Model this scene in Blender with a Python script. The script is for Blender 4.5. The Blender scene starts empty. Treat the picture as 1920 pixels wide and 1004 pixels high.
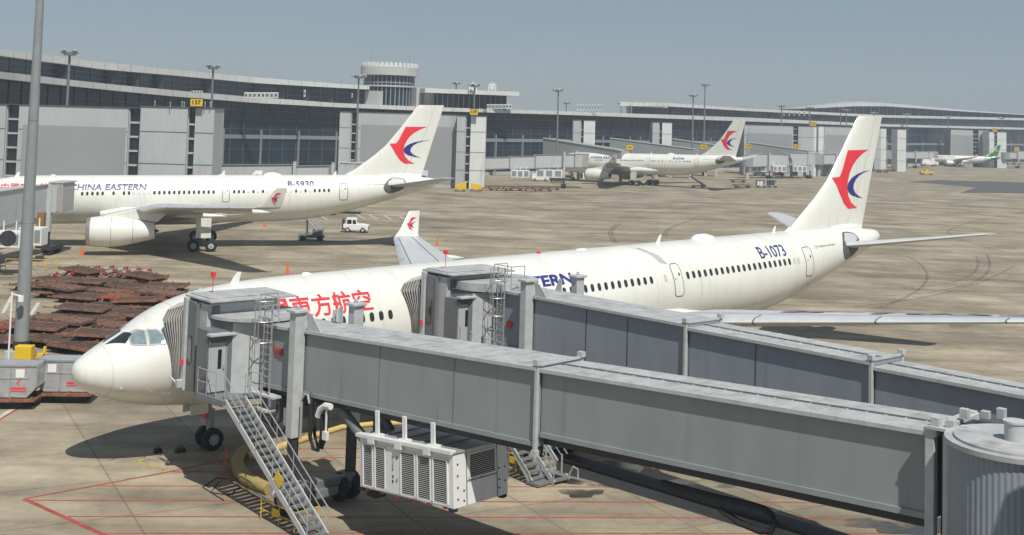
import bpy, bmesh, math, random
from mathutils import Matrix, Vector
sc=bpy.context.scene
COL=sc.collection
R=math.radians; PI=math.pi
random.seed(7)
# ------------------------------------------------------------------ camera
FPX,CX,CY,TILT,ROLL,CAMH=2251.28,966.24,81.23,3.74,1.67,16.03
t_,r_=R(TILT),R(ROLL)
FW=Vector((0,math.cos(t_),math.sin(t_))); RT0=Vector((1,0,0)); UP0=RT0.cross(FW)
RT=RT0*math.cos(r_)+UP0*math.sin(r_); UU=-RT0*math.sin(r_)+UP0*math.cos(r_)
CAM=Vector((0,0,CAMH))
cd=bpy.data.cameras.new('camera'); cam=bpy.data.objects.new('camera',cd); COL.objects.link(cam); sc.camera=cam
cam.matrix_world=Matrix(((RT.x,UU.x,-FW.x,0),(RT.y,UU.y,-FW.y,0),(RT.z,UU.z,-FW.z,CAMH),(0,0,0,1)))
cd.sensor_fit='HORIZONTAL'; cd.sensor_width=36; cd.lens=FPX/1920*36
cd.shift_x=(960-CX)/1920; cd.shift_y=-(502-CY)/1920
cd.clip_start=.5; cd.clip_end=9000
# ------------------------------------------------------------------ light
w=bpy.data.worlds.new('World'); sc.world=w; w.use_nodes=True
nt=w.node_tree; bg=nt.nodes['Background']
sky=nt.nodes.new('ShaderNodeTexSky'); sky.sky_type='NISHITA'; sky.sun_disc=False
SUNEL,SUNAZ=55.5,159.0
sky.sun_elevation=R(SUNEL); sky.sun_rotation=R(SUNAZ); sky.air_density=1.0; sky.dust_density=.25; sky.ozone_density=3.0; sky.altitude=0
smx=nt.nodes.new('ShaderNodeMix'); smx.data_type='RGBA'; smx.inputs[0].default_value=.62; stc=nt.nodes.new('ShaderNodeTexCoord'); snz=nt.nodes.new('ShaderNodeTexNoise'); snz.inputs['Scale'].default_value=3.5; snz.inputs['Detail'].default_value=4; smp=nt.nodes.new('ShaderNodeMapping'); smp.inputs['Scale'].default_value=(1,1,4); smr=nt.nodes.new('ShaderNodeMapRange'); smr.inputs['To Min'].default_value=.45; smr.inputs['To Max'].default_value=.8; nt.links.new(stc.outputs['Generated'],smp.inputs[0]); nt.links.new(smp.outputs[0],snz.inputs['Vector']); nt.links.new(snz.outputs[0],smr.inputs['Value']); nt.links.new(smr.outputs[0],smx.inputs[0]); smx.inputs[7].default_value=(4.2,5.35,6.55,1)   # even haze veil over the clear sky
nt.links.new(sky.outputs[0],smx.inputs[6]); nt.links.new(smx.outputs[2],bg.inputs[0]); bg.inputs[1].default_value=.058
ld=bpy.data.lights.new('sun','SUN'); ld.energy=4.1; ld.angle=R(.53); ld.color=(1,.955,.88)
sun=bpy.data.objects.new('sun',ld); COL.objects.link(sun)
sd=Vector((math.sin(R(SUNAZ))*math.cos(R(SUNEL)),math.cos(R(SUNAZ))*math.cos(R(SUNEL)),math.sin(R(SUNEL))))
sun.rotation_euler=(-sd).to_track_quat('-Z','Y').to_euler(); sun.location=(0,0,80)
sc.view_settings.view_transform='Standard'; sc.view_settings.look='None'; sc.view_settings.gamma=1
sc.view_settings.use_curve_mapping=False; sc.view_settings.exposure=.17
sc.cycles.max_bounces=6; sc.cycles.volume_bounces=0; sc.cycles.transparent_max_bounces=12
# ------------------------------------------------------------------ helpers
def ray(u,v): return FW+RT*((u-CX)/FPX)-UU*((v-CY)/FPX)
def at(u,v,z=0.0):
    d=ray(u,v); return CAM+d*((z-CAMH)/d.z)
def dep(u,v,D): return CAM+ray(u,v)*D
def hz(u): 
    d=ray(u,0); e=ray(u,1000); t=d.z/(d.z-e.z); return 1000*t
def frame(o,xd,zslope=0):
    # frame with x along xd (horizontal), z up
    x=Vector((xd[0],xd[1],0)).normalized(); y=Vector((-x.y,x.x,0))
    return Matrix(((x.x,y.x,0,o[0]),(x.y,y.y,0,o[1]),(0,0,1,o[2] if len(o)>2 else 0),(0,0,0,1)))
def wm(o):
    m=o.matrix_basis.copy()
    while o.parent is not None: o=o.parent; m=o.matrix_basis@m
    return m
class MB:
    def __init__(s,M=None): s.v=[];s.f=[];s.M=M or Matrix.Identity(4);s.sm=[]
    def pts(s,P):
        n=len(s.v); s.v+= [s.M@Vector(p) for p in P]; return n
    def face(s,P): n=s.pts(P); s.f.append(tuple(range(n,n+len(P)))); s.sm.append(False)
    def add(s,P,F,smooth=False):
        n=s.pts(P)
        for f in F: s.f.append(tuple(i+n for i in f)); s.sm.append(smooth)
    def box(s,c,d,rz=0,ry=0):
        hx,hy,hz_=d[0]/2,d[1]/2,d[2]/2
        m=Matrix.Translation(c)@Matrix.Rotation(rz,4,'Z')@Matrix.Rotation(ry,4,'Y')
        P=[m@Vector((x,y,z)) for x in(-hx,hx) for y in(-hy,hy) for z in(-hz_,hz_)]
        s.add(P,[(0,1,3,2),(4,6,7,5),(0,4,5,1),(2,3,7,6),(0,2,6,4),(1,5,7,3)])
    def b2(s,a,b): s.box([(a[i]+b[i])/2 for i in range(3)],[abs(b[i]-a[i]) for i in range(3)])
    def hexa(s,P): s.add(P,[(0,3,2,1),(4,5,6,7),(0,1,5,4),(1,2,6,5),(2,3,7,6),(3,0,4,7)])
    def prism(s,poly,y0,y1):
        n=len(poly); P=[(x,y0,z) for x,z in poly]+[(x,y1,z) for x,z in poly]
        s.add(P,[tuple(range(n)),tuple(range(2*n-1,n-1,-1))]+[((i+1)%n,i,i+n,(i+1)%n+n) for i in range(n)])
    def vprism(s,poly,z0,z1):
        n=len(poly); P=[(x,y,z0) for x,y in poly]+[(x,y,z1) for x,y in poly]
        s.add(P,[tuple(range(n-1,-1,-1)),tuple(range(n,2*n))]+[(i,(i+1)%n,(i+1)%n+n,i+n) for i in range(n)])
    def beam(s,a,b,w,h=None):
        a=Vector(a);b=Vector(b);d=(b-a).normalized(); up=Vector((0,0,1))
        if abs(d.z)>.98: up=Vector((0,1,0))
        x=d.cross(up).normalized(); y=x.cross(d); h=h or w
        x=x*w/2;y=y*h/2
        s.hexa([a-x-y,a+x-y,a+x+y,a-x+y,b-x-y,b+x-y,b+x+y,b-x+y])
    def cyl(s,a,b,r0,r1=None,n=16,caps=True,smooth=True):
        r1=r0 if r1 is None else r1
        a=Vector(a);b=Vector(b);d=(b-a).normalized(); up=Vector((0,0,1)) if abs(d.z)<.9 else Vector((1,0,0))
        x=d.cross(up).normalized(); y=d.cross(x)
        P=[];F=[]
        for c,r in((a,r0),(b,r1)):
            for i in range(n): P.append(c+x*(r*math.cos(2*PI*i/n))+y*(r*math.sin(2*PI*i/n)))
        s.add(P,[(i,(i+1)%n,(i+1)%n+n,i+n) for i in range(n)],smooth)
        if caps: s.add(P,[tuple(range(n-1,-1,-1)),tuple(range(n,2*n))])
    def tube(s,path,r,n=8):
        rs=r if isinstance(r,(list,tuple)) else [r]*len(path)
        path=[Vector(p) for p in path]; rings=[]
        for i,p in enumerate(path):
            d=(path[min(i+1,len(path)-1)]-path[max(i-1,0)]).normalized()
            up=Vector((0,0,1)) if abs(d.z)<.95 else Vector((0,1,0))
            x=d.cross(up).normalized(); y=x.cross(d)
            rings.append([p+x*rs[i]*math.cos(2*PI*k/n)+y*rs[i]*math.sin(2*PI*k/n) for k in range(n)])
        s.loft(rings,True,True)
    def loft(s,rings,closed=True,caps=False,smooth=True):
        n=len(rings[0]); P=[q for r in rings for q in r]; F=[]
        for j in range(len(rings)-1):
            for i in range(n if closed else n-1):
                a=j*n+i;b=j*n+(i+1)%n; F.append((a,b,b+n,a+n))
        s.add(P,F,smooth)
        if caps: s.add(rings[0],[tuple(range(n-1,-1,-1))]); s.add(rings[-1],[tuple(range(n))])
    def lathe(s,prof,n=24,axis='x',o=(0,0,0)):
        o=Vector(o); rings=[]
        for a,r in prof:
            if axis=='x': rings.append([o+Vector((a,r*math.cos(2*PI*k/n),r*math.sin(2*PI*k/n))) for k in range(n)])
            elif axis=='y': rings.append([o+Vector((r*math.sin(2*PI*k/n),a,r*math.cos(2*PI*k/n))) for k in range(n)])
            else: rings.append([o+Vector((r*math.cos(2*PI*k/n),r*math.sin(2*PI*k/n),a)) for k in range(n)])
        s.loft(rings)
    def build(s,name,m,parent=None,bevel=0,recalc=True):
        me=bpy.data.meshes.new(name); V=s.v
        if parent is not None:
            inv=wm(parent).inverted(); V=[inv@p for p in V]
        me.from_pydata([tuple(p) for p in V],[],s.f)
        me.polygons.foreach_set('use_smooth',s.sm)
        if recalc:
            b=bmesh.new(); b.from_mesh(me); bmesh.ops.remove_doubles(b,verts=b.verts,dist=1e-5)
            bmesh.ops.recalc_face_normals(b,faces=b.faces); b.to_mesh(me); b.free()
        if any(s.sm): me.set_sharp_from_angle(angle=R(38))
        me.materials.append(m)
        o=bpy.data.objects.new(name,me); COL.objects.link(o)
        if parent is not None: o.parent=parent
        if bevel:
            bv=o.modifiers.new('bevel','BEVEL'); bv.width=bevel; bv.segments=2; bv.limit_method='ANGLE'; bv.angle_limit=R(40)
        return o
def join(mb,o,m):
    """surface pattern: add the collected shapes to an existing part, with their own material"""
    if not mb.v: return o
    inv=wm(o).inverted(); me=o.data; b=bmesh.new(); b.from_mesh(me); me.materials.append(m); k=len(me.materials)-1
    V=[b.verts.new(inv@p) for p in mb.v]; new=[]
    for f,sm_ in zip(mb.f,mb.sm):
        q=b.faces.new([V[i] for i in f]); q.material_index=k; q.smooth=sm_; new.append(q)
    bmesh.ops.recalc_face_normals(b,faces=new); b.to_mesh(me); b.free(); return o
def tag(o,label=None,cat=None,group=None,kind=None):
    if label: o['label']=label
    if cat: o['category']=cat
    if group: o['group']=group
    if kind: o['kind']=kind
    return o
def thing(name,label,cat,M=None,group=None):
    o=bpy.data.objects.new(name,None); COL.objects.link(o)
    if M is not None: o.matrix_basis=M
    o.empty_display_size=.5
    return tag(o,label,cat,group)
def dup(o,parent=None,M=None,label=None,group=None):
    c=o.copy(); COL.objects.link(c); c.parent=parent
    if M is not None: c.matrix_basis=M
    if label: c['label']=label
    if group: c['group']=group
    for ch in list(o.children): dup(ch,c)
    return c
# ------------------------------------------------------------------ materials
def mat(name,col,rough=.6,metal=0,var=.08,vs=1.5,streak=None,bump=0,coat=0,spec=.5,grime=None):
    m=bpy.data.materials.new(name); m.use_nodes=True; n=m.node_tree; b=n.nodes['Principled BSDF']
    b.inputs['Roughness'].default_value=rough; b.inputs['Metallic'].default_value=metal
    b.inputs['Coat Weight'].default_value=coat; b.inputs['Coat Roughness'].default_value=.15
    b.inputs['Specular IOR Level'].default_value=spec
    c=tuple(col)+(1,)
    tc=n.nodes.new('ShaderNodeTexCoord'); last=None
    mp=n.nodes.new('ShaderNodeMapping'); n.links.new(tc.outputs['Object'],mp.inputs[0])
    if streak: mp.inputs['Scale'].default_value=streak
    nz=n.nodes.new('ShaderNodeTexNoise'); nz.inputs['Scale'].default_value=vs; nz.inputs['Detail'].default_value=6; nz.inputs['Roughness'].default_value=.6
    n.links.new(mp.outputs[0],nz.inputs['Vector'])
    rp=n.nodes.new('ShaderNodeValToRGB'); rp.color_ramp.elements[0].position=.3; rp.color_ramp.elements[1].position=.7
    k0,k1=1-var,1+var*.6
    rp.color_ramp.elements[0].color=(min(1,c[0]*k0),min(1,c[1]*k0),min(1,c[2]*k0),1); rp.color_ramp.elements[1].color=(min(1,c[0]*k1),min(1,c[1]*k1),min(1,c[2]*k1),1)
    n.links.new(nz.outputs[0],rp.inputs[0]); out=rp.outputs[0]
    if grime:
        # grime=(colour, scale vector, threshold, strength)
        g=n.nodes.new('ShaderNodeTexNoise'); g.inputs['Scale'].default_value=1; g.inputs['Detail'].default_value=5
        gm=n.nodes.new('ShaderNodeMapping'); gm.inputs['Scale'].default_value=grime[1]; n.links.new(tc.outputs['Object'],gm.inputs[0]); n.links.new(gm.outputs[0],g.inputs['Vector'])
        gr=n.nodes.new('ShaderNodeMapRange'); gr.inputs['From Min'].default_value=grime[2]; gr.inputs['From Max'].default_value=grime[2]+.2; gr.inputs['To Max'].default_value=grime[3]
        n.links.new(g.outputs[0],gr.inputs['Value'])
        mx=n.nodes.new('ShaderNodeMix'); mx.data_type='RGBA'; mx.inputs[7].default_value=tuple(grime[0])+(1,)
        n.links.new(gr.outputs[0],mx.inputs[0]); n.links.new(out,mx.inputs[6]); out=mx.outputs[2]
    n.links.new(out,b.inputs['Base Color'])
    rr=n.nodes.new('ShaderNodeMapRange'); rr.inputs['To Min'].default_value=max(.02,rough-.08); rr.inputs['To Max'].default_value=min(1,rough+.1)
    n.links.new(nz.outputs[0],rr.inputs['Value']); n.links.new(rr.outputs[0],b.inputs['Roughness'])
    if bump:
        bp=n.nodes.new('ShaderNodeBump'); bp.inputs['Strength'].default_value=bump; bp.inputs['Distance'].default_value=.02
        n.links.new(nz.outputs[0],bp.inputs['Height']); n.links.new(bp.outputs[0],b.inputs['Normal'])
    return m
M={}
M['paint']=mat('white aircraft paint',(.74,.74,.68),.28,var=.05,vs=.25,coat=.3,grime=((.50,.48,.40),(2.6,.5,.22),.54,.36))
M['wingtop']=mat('grey wing paint',(.50,.51,.515),.45,var=.08,vs=.5,coat=.2)
M['slat']=mat('polished leading edge',(.72,.73,.73),.34,metal=.45,var=.06)
M['metal']=mat('bare metal',(.55,.55,.54),.35,metal=.8,var=.12)
M['cut']=mat('grey stabiliser fairing plate',(.10,.105,.11),.5,var=.3,vs=2.5)
M['glass']=mat('dark glass',(.015,.02,.026),.08,var=.2,coat=.6)
M['cwin']=mat('pale cockpit side glass',(.20,.27,.29),.1,var=.35,vs=3,coat=.6)
M['win']=mat('cabin window glass',(.035,.038,.042),.2,var=.3)
M['shade']=mat('closed window shade',(.56,.56,.53),.4)
M['line']=mat('grey seam paint',(.14,.15,.2),.5)
M['seam']=mat('faint seam paint',(.42,.42,.40),.5)
M['psm']=mat('panel seam paint',(.56,.56,.52),.5)
M['red']=mat('red paint',(.75,.035,.05),.4,var=.08)
M['blue']=mat('navy paint',(.025,.03,.20),.4,var=.1)
M['green']=mat('green paint',(.015,.20,.06),.4,var=.1)
M['yellow']=mat('yellow paint',(.72,.48,.02),.5,var=.12,vs=4)
M['tyre']=mat('rubber',(.018,.018,.019),.8,var=.3,vs=6)
M['hub']=mat('wheel hub paint',(.45,.45,.44),.5,var=.2,vs=6)
M['gear']=mat('shaded landing gear grey',(.24,.24,.235),.5,var=.2,vs=3)  # darker than the hub grey: shade under the wing put into the colour
M['dark']=mat('dark grey steel',(.035,.037,.04),.55,var=.3,vs=2)
M['mid']=mat('mid grey steel',(.16,.17,.175),.55,var=.15,vs=2)
M['bridge']=mat('grey bridge cladding',(.27,.295,.30),.42,var=.10,vs=.8,streak=(1,1,.35),grime=((.10,.105,.11),(1.8,1.8,.12),.60,.5))
M['bridgeb']=mat('blue grey bridge cladding',(.26,.29,.335),.42,var=.10,vs=.8,streak=(1,1,.35),grime=((.13,.145,.16),(1.8,1.8,.12),.60,.5))
M['trim']=mat('light grey trim paint',(.46,.48,.48),.5,var=.12,vs=3,grime=((.2,.18,.15),(2,2,.4),.6,.5))
M['roof']=mat('weathered roof sheet',(.42,.428,.425),.55,var=.22,vs=1.6,grime=((.15,.135,.12),(.9,1.6,1),.56,.6))
M['galv']=mat('galvanised steel',(.5,.51,.51),.4,metal=.5,var=.15,vs=5)
M['bellow']=mat('pleated canopy fabric',(.42,.41,.38),.75,var=.15,vs=3)
M['pleat']=mat('canopy fabric with painted fold shade',(.13,.125,.115),.8,var=.15,vs=3)  # same canopy fabric, shade between the pleats painted into the colour
M['bdark']=mat('canopy fold fabric',(.05,.05,.05),.8)
M['acw']=mat('white unit enamel',(.72,.73,.72),.4,var=.06,vs=2,grime=((.35,.32,.26),(3,3,.5),.62,.4))
M['conc']=mat('precast concrete fascia',(.43,.43,.41),.8,var=.12,vs=.12,grime=((.2,.2,.19),(.25,.25,.1),.58,.5))
M['fasc']=mat('pale fascia panel',(.60,.61,.59),.6,var=.08,vs=.1,grime=((.27,.27,.26),(.2,.2,.4),.6,.5))
M['pod']=mat('ribbed grey cladding',(.43,.455,.46),.5,var=.12,vs=.2,streak=(1,1,.3),grime=((.18,.19,.2),(.5,.5,.08),.58,.5))
M['podl']=mat('light cladding',(.66,.68,.66),.5,var=.1,vs=.2,grime=((.3,.31,.31),(.6,.6,.08),.58,.5))
M['podp']=mat('flat grey wall panel',(.29,.305,.31),.6,var=.06,vs=.15)
M['fglass']=mat('curtain wall glass',(.016,.032,.052),.22,var=.55,vs=.12,spec=.35)
M['mull']=mat('steel mullion',(.09,.105,.12),.5)
M['mulll']=mat('light steel column',(.24,.265,.28),.5)
M['pole']=mat('grey pole paint',(.25,.268,.272),.45,var=.1,vs=2)
M['mast']=mat('mast steel',(.17,.18,.185),.5,var=.1,vs=2)
M['white']=mat('white enamel',(.78,.78,.76),.4,var=.06)
M['rust']=mat('rusty brown steel',(.25,.135,.09),.75,var=.45,vs=3,grime=((.05,.03,.025),(2,2,2),.5,.7))
M['rust2']=mat('orange primer steel',(.29,.125,.07),.7,var=.4,vs=3,grime=((.08,.04,.03),(2,2,2),.5,.7))
M['rust3']=mat('dark brown deck',(.115,.075,.058),.8,var=.35,vs=1)
M['redpl']=mat('faded red rail paint',(.42,.07,.045),.6,var=.35,vs=3)
M['alu']=mat('scuffed aluminium',(.46,.47,.48),.42,metal=.35,var=.2,vs=3,grime=((.2,.19,.18),(1.5,1.5,1.5),.55,.5))
M['orange']=mat('orange plastic',(.75,.14,.02),.5)
M['hose']=mat('yellow duct fabric',(.34,.27,.10),.75,var=.25,vs=5,bump=.5)
M['hosel']=mat('bright yellow duct fabric',(.56,.42,.15),.7,var=.15,vs=5,bump=.4)
M['redline']=mat('faded red line paint',(.36,.075,.055),.8,var=.35,vs=1.2)
M['yelline']=mat('worn yellow line paint',(.42,.33,.08),.8,var=.35,vs=1)
M['whiteline']=mat('worn white line paint',(.55,.53,.48),.8,var=.25,vs=1)
M['skin']=mat('skin',(.35,.2,.14),.6)
M['navycloth']=mat('navy work clothes',(.03,.035,.06),.9)
M['hivis']=mat('high visibility vest',(.55,.75,.04),.7)
# ground
def ground_mat():
    m=bpy.data.materials.new('apron concrete'); m.use_nodes=True; n=m.node_tree; b=n.nodes['Principled BSDF']; L=n.links
    b.inputs['Roughness'].default_value=.85; b.inputs['Specular IOR Level'].default_value=.3
    tc=n.nodes.new('ShaderNodeTexCoord')
    def noise(scale,sv,rz=0,det=6,ro=.6):
        mp=n.nodes.new('ShaderNodeMapping'); mp.inputs['Scale'].default_value=sv; mp.inputs['Rotation'].default_value=(0,0,rz)
        L.new(tc.outputs['Object'],mp.inputs[0]); z=n.nodes.new('ShaderNodeTexNoise'); z.inputs['Scale'].default_value=scale; z.inputs['Detail'].default_value=det; z.inputs['Roughness'].default_value=ro
        L.new(mp.outputs[0],z.inputs['Vector']); return z.outputs[0]
    def ramp(i,p0,c0,p1,c1):
        r=n.nodes.new('ShaderNodeValToRGB'); r.color_ramp.elements[0].position=p0; r.color_ramp.elements[1].position=p1
        r.color_ramp.elements[0].color=tuple(c0)+(1,); r.color_ramp.elements[1].color=tuple(c1)+(1,); L.new(i,r.inputs[0]); return r.outputs[0]
    def mixm(a,bb,fac=1,mode='MULTIPLY'):
        x=n.nodes.new('ShaderNodeMix'); x.data_type='RGBA'; x.blend_type=mode
        if isinstance(fac,(int,float)): x.inputs[0].default_value=fac
        else: L.new(fac,x.inputs[0])
        L.new(a,x.inputs[6])
        if isinstance(bb,tuple): x.inputs[7].default_value=bb+(1,)
        else: L.new(bb,x.inputs[7])
        return x.outputs[2]
    base=ramp(noise(.045,(1,1,1)),.3,(.325,.283,.21),.72,(.43,.377,.285))
    # per slab tone (5 m slabs)
    mp=n.nodes.new('ShaderNodeMapping'); mp.inputs['Rotation'].default_value=(0,0,R(-28)); L.new(tc.outputs['Object'],mp.inputs[0])
    br=n.nodes.new('ShaderNodeTexBrick'); br.offset=0; br.inputs['Scale'].default_value=1; br.inputs['Brick Width'].default_value=5; br.inputs['Row Height'].default_value=5
    br.inputs['Mortar Size'].default_value=.05; br.inputs['Mortar Smooth'].default_value=.2; br.inputs['Color1'].default_value=(.90,.90,.89,1); br.inputs['Color2'].default_value=(1.06,1.05,1.03,1); br.inputs['Mortar'].default_value=(.64,.62,.58,1); br.inputs['Bias'].default_value=0
    L.new(mp.outputs[0],br.inputs['Vector'])
    c=mixm(base,br.outputs[0],.85)
    # long tyre and rain streaks
    c=mixm(c,ramp(noise(.5,(.035,.5,1),R(4),5,.65),.36,(.70,.69,.70),.6,(1.06,1.06,1.05)),.9)
    c=mixm(c,ramp(noise(.8,(.06,.7,1),R(-24),5,.65),.34,(.78,.77,.77),.55,(1.03,1.03,1.02)),.8)
    # blotches
    c=mixm(c,ramp(noise(.12,(1,1,1),0,7,.65),.40,(.64,.63,.62),.60,(1.05,1.05,1.04)),.9)
    c=mixm(c,ramp(noise(1.6,(1,1,1),0,8,.7),.3,(.82,.81,.80),.66,(1.08,1.07,1.06)),.8)
    c=mixm(c,ramp(noise(.35,(1,1.6,1),R(30),9,.75),.30,(.55,.54,.53),.42,(1,1,1)),.75)
    L.new(c,b.inputs['Base Color'])
    bp=n.nodes.new('ShaderNodeBump'); bp.inputs['Strength'].default_value=.25; bp.inputs['Distance'].default_value=.01
    L.new(noise(6,(1,1,1)),bp.inputs['Height']); L.new(bp.outputs[0],b.inputs['Normal'])
    return m
M['ground']=ground_mat()
def stain_mat(name,col,rough,alpha,ns=.9,thr=.42):
    m=bpy.data.materials.new(name); m.use_nodes=True; n=m.node_tree; b=n.nodes['Principled BSDF']; L=n.links
    b.inputs['Base Color'].default_value=tuple(col)+(1,); b.inputs['Roughness'].default_value=rough
    tc=n.nodes.new('ShaderNodeTexCoord'); z=n.nodes.new('ShaderNodeTexNoise'); z.inputs['Scale'].default_value=ns; z.inputs['Detail'].default_value=6
    L.new(tc.outputs['Object'],z.inputs['Vector']); r=n.nodes.new('ShaderNodeMapRange'); r.inputs['From Min'].default_value=thr-.08; r.inputs['From Max'].default_value=thr+.08; r.inputs['To Max'].default_value=alpha
    L.new(z.outputs[0],r.inputs['Value']); L.new(r.outputs[0],b.inputs['Alpha']); return m
M['wet']=stain_mat('wet patch',(.05,.048,.045),.12,.85,.6,.45)
M['skid']=stain_mat('tyre track film',(.10,.09,.08),.85,.26,.6,.42)
M['darkfilm']=stain_mat('dark apron film',(.10,.10,.098),.85,.9,.05,.2)  # darker, slightly uneven tone over one apron polygon
# ------------------------------------------------------------------ setting
g=MB(); g.face([(-4000,-60,0),(4000,-60,0),(4000,6000,0),(-4000,6000,0)]); tag(g.build('ground',M['ground'],recalc=False),kind='structure')
def strip(mb,pts,wd,z=.004):
    P=[Vector((p.x,p.y,0)) for p in pts]; Lf=[];Rt=[]
    for i,p in enumerate(P):
        d=(P[min(i+1,len(P)-1)]-P[max(i-1,0)]).normalized(); nrm=Vector((-d.y,d.x,0))*wd/2
        Lf.append(p+nrm); Rt.append(p-nrm)
    for i in range(len(P)-1): mb.face([(Rt[i].x,Rt[i].y,z),(Rt[i+1].x,Rt[i+1].y,z),(Lf[i+1].x,Lf[i+1].y,z),(Lf[i].x,Lf[i].y,z)])
mk=MB()
strip(mk,[at(45,936),at(313,886),at(440,859)],.14,.008)
strip(mk,[at(45,936),at(200,1006)],.22,.009)
for (u0,v0,u1,v1) in ((440,859,960,858),(313,885,1000,886),(181,911.5,1290,914),(55,938.5,1560,943),(126,968.8,1580,972),(195,1000.5,1740,1001),(560,842,900,841)):
    strip(mk,[at(u0,v0),at(u1,v1)],.12,.004)
strip(mk,[at(-5,790),at(78,741)],.14)
tag(mk.build('red_apron_markings',M['redline'],recalc=False),kind='structure')
mk=MB()
for a,b in (((1690,395),(1920,432)),((255,866),(305,882)),((255,866),(268,862)),((305,882),(316,878))): strip(mk,[at(*a),at(*b)],.2 if a[0]>600 else .16,.005)
strip(mk,[at(1820,394),at(1930,405)],1.6,.004); strip(mk,[at(1770,430),at(1925,433)],.9,.004)
tag(mk.build('yellow_apron_markings',M['yelline'],recalc=False),kind='structure')
mk=MB()
for a,b in (((5,588),(22,556)),((52,600),(72,568)),((112,600),(122,584)),((-4,784),(36,760)),((600,405),(614,412)),((668,402),(684,411)),((692,403),(708,411)),((720,404),(734,412)),((748,405),(760,412)),((326,530),(332,546)),((375,540),(381,552))): strip(mk,[at(*a),at(*b)],.28,.005)
tag(mk.build('white_apron_markings',M['whiteline'],recalc=False),kind='structure')
mk=MB()
def arc(P,wd,n=14):
    out=[]
    for i in range(n+1):
        t=i/n; u=(1-t)**2*P[0][0]+2*t*(1-t)*P[1][0]+t*t*P[2][0]; v=(1-t)**2*P[0][1]+2*t*(1-t)*P[1][1]+t*t*P[2][1]; out.append(at(u,v))
    strip(mk,out,wd,.004)
for P in (((1152,456),(1128,432),(1162,420)),((1158,456),(1134,432),(1166,421)),((1247,446),(1232,430),(1300,412)),((1252,446),(1238,430),(1302,413)),((1775,438),(1780,420),(1920,398)),((1777,438),(1850,470),(1930,482)),((1655,540),(1860,540),(1830,480)),((1660,555),(1890,545),(1850,478)),((1700,480),(1800,530),(1640,580)),((1600,575),(1800,560),(1900,500))):
    arc(P,.32)
tag(mk.build('tyre_tracks',M['skid'],recalc=False),kind='structure')
mk=MB()
mk.face([at(u,v)+Vector((0,0,.004)) for u,v in ((1700,341),(1765,338),(1930,343),(1930,363),(1800,362),(1830,352))])
tag(mk.build('dark_apron_patch',M['darkfilm'],recalc=False),kind='structure')
mk=MB()
for cx_,cy_,rx,ry in ((1130,893,95,24),(1330,905,70,9),(1700,985,110,16),(1090,925,40,8),(1405,965,60,10)):
    c=at(cx_,cy_); P=[]
    for i in range(28):
        a=2*PI*i/28; k=1+.22*math.sin(3*a+cx_)+.1*math.sin(7*a); q=at(cx_+rx*k*math.cos(a),cy_+ry*k*math.sin(a)); P.append((q.x,q.y,.006))
    mk.face(P)
tag(mk.build('wet_patches',M['wet'],recalc=False),kind='structure')
# ------------------------------------------------------------------ lettering and decals
def glyphs(body,bold=0.0,shear=0.0,space=1.0):
    c=bpy.data.curves.new('lettering','FONT'); c.body=body; c.offset=bold; c.shear=shear; c.resolution_u=3; c.space_character=space
    o=bpy.data.objects.new('lettering',c); COL.objects.link(o); bpy.context.view_layer.update()
    dg=bpy.context.evaluated_depsgraph_get(); me=bpy.data.meshes.new_from_object(o.evaluated_get(dg))
    bpy.data.objects.remove(o); bpy.data.curves.remove(c)
    xs=[v.co.x for v in me.vertices]; ys=[v.co.y for v in me.vertices]
    x0,x1,y0,y1=min(xs),max(xs),min(ys),max(ys)
    V=[((v.co.x-x0)/(x1-x0),(v.co.y-y0)/(y1-y0)) for v in me.vertices]; F=[tuple(p.vertices) for p in me.polygons]
    bpy.data.meshes.remove(me); return V,F
def drape(name,V,F,fn,m,parent,maxlen=.3):
    b=bmesh.new(); vs=[b.verts.new((x,y,0)) for x,y in V]
    for f in F:
        try: b.faces.new([vs[i] for i in f])
        except ValueError: pass
    b.normal_update()
    for k in range(5):
        E=[e for e in b.edges if e.calc_length()>maxlen]
        if not E: break
        bmesh.ops.triangulate(b,faces=b.faces); E=[e for e in b.edges if e.calc_length()>maxlen]
        bmesh.ops.subdivide_edges(b,edges=E,cuts=1)
    bmesh.ops.triangulate(b,faces=b.faces)
    inv=wm(parent).inverted() if parent else Matrix.Identity(4)
    for v in b.verts: v.co=Vector(fn(v.co.x,v.co.y))
    me=bpy.data.meshes.new(name); b.to_mesh(me); b.free(); me.materials.append(m)
    o=bpy.data.objects.new(name,me); COL.objects.link(o); o.parent=parent; return o
def text_on(name,body,x0,x1,z0,z1,fn,m,parent,bold=0,shear=0,flip=False):
    V,F=glyphs(body,bold,shear)
    if flip: V=[(x1-(x1-x0)*a,z0+(z1-z0)*b) for a,b in V]
    else: V=[(x0+(x1-x0)*a,z0+(z1-z0)*b) for a,b in V]
    return drape(name,V,F,fn,m,parent)
def sign_text(name,body,M_,wd,ht,m,parent,bold=.01):
    # lettering on a flat face: M_ places the centre, x right, y up, z out
    V,F=glyphs(body,bold); mb=MB(M_); mb.add([((a-.5)*wd,(b-.5)*ht,0) for a,b in V],F)
    return mb.build(name,m,parent,recalc=False)
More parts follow.
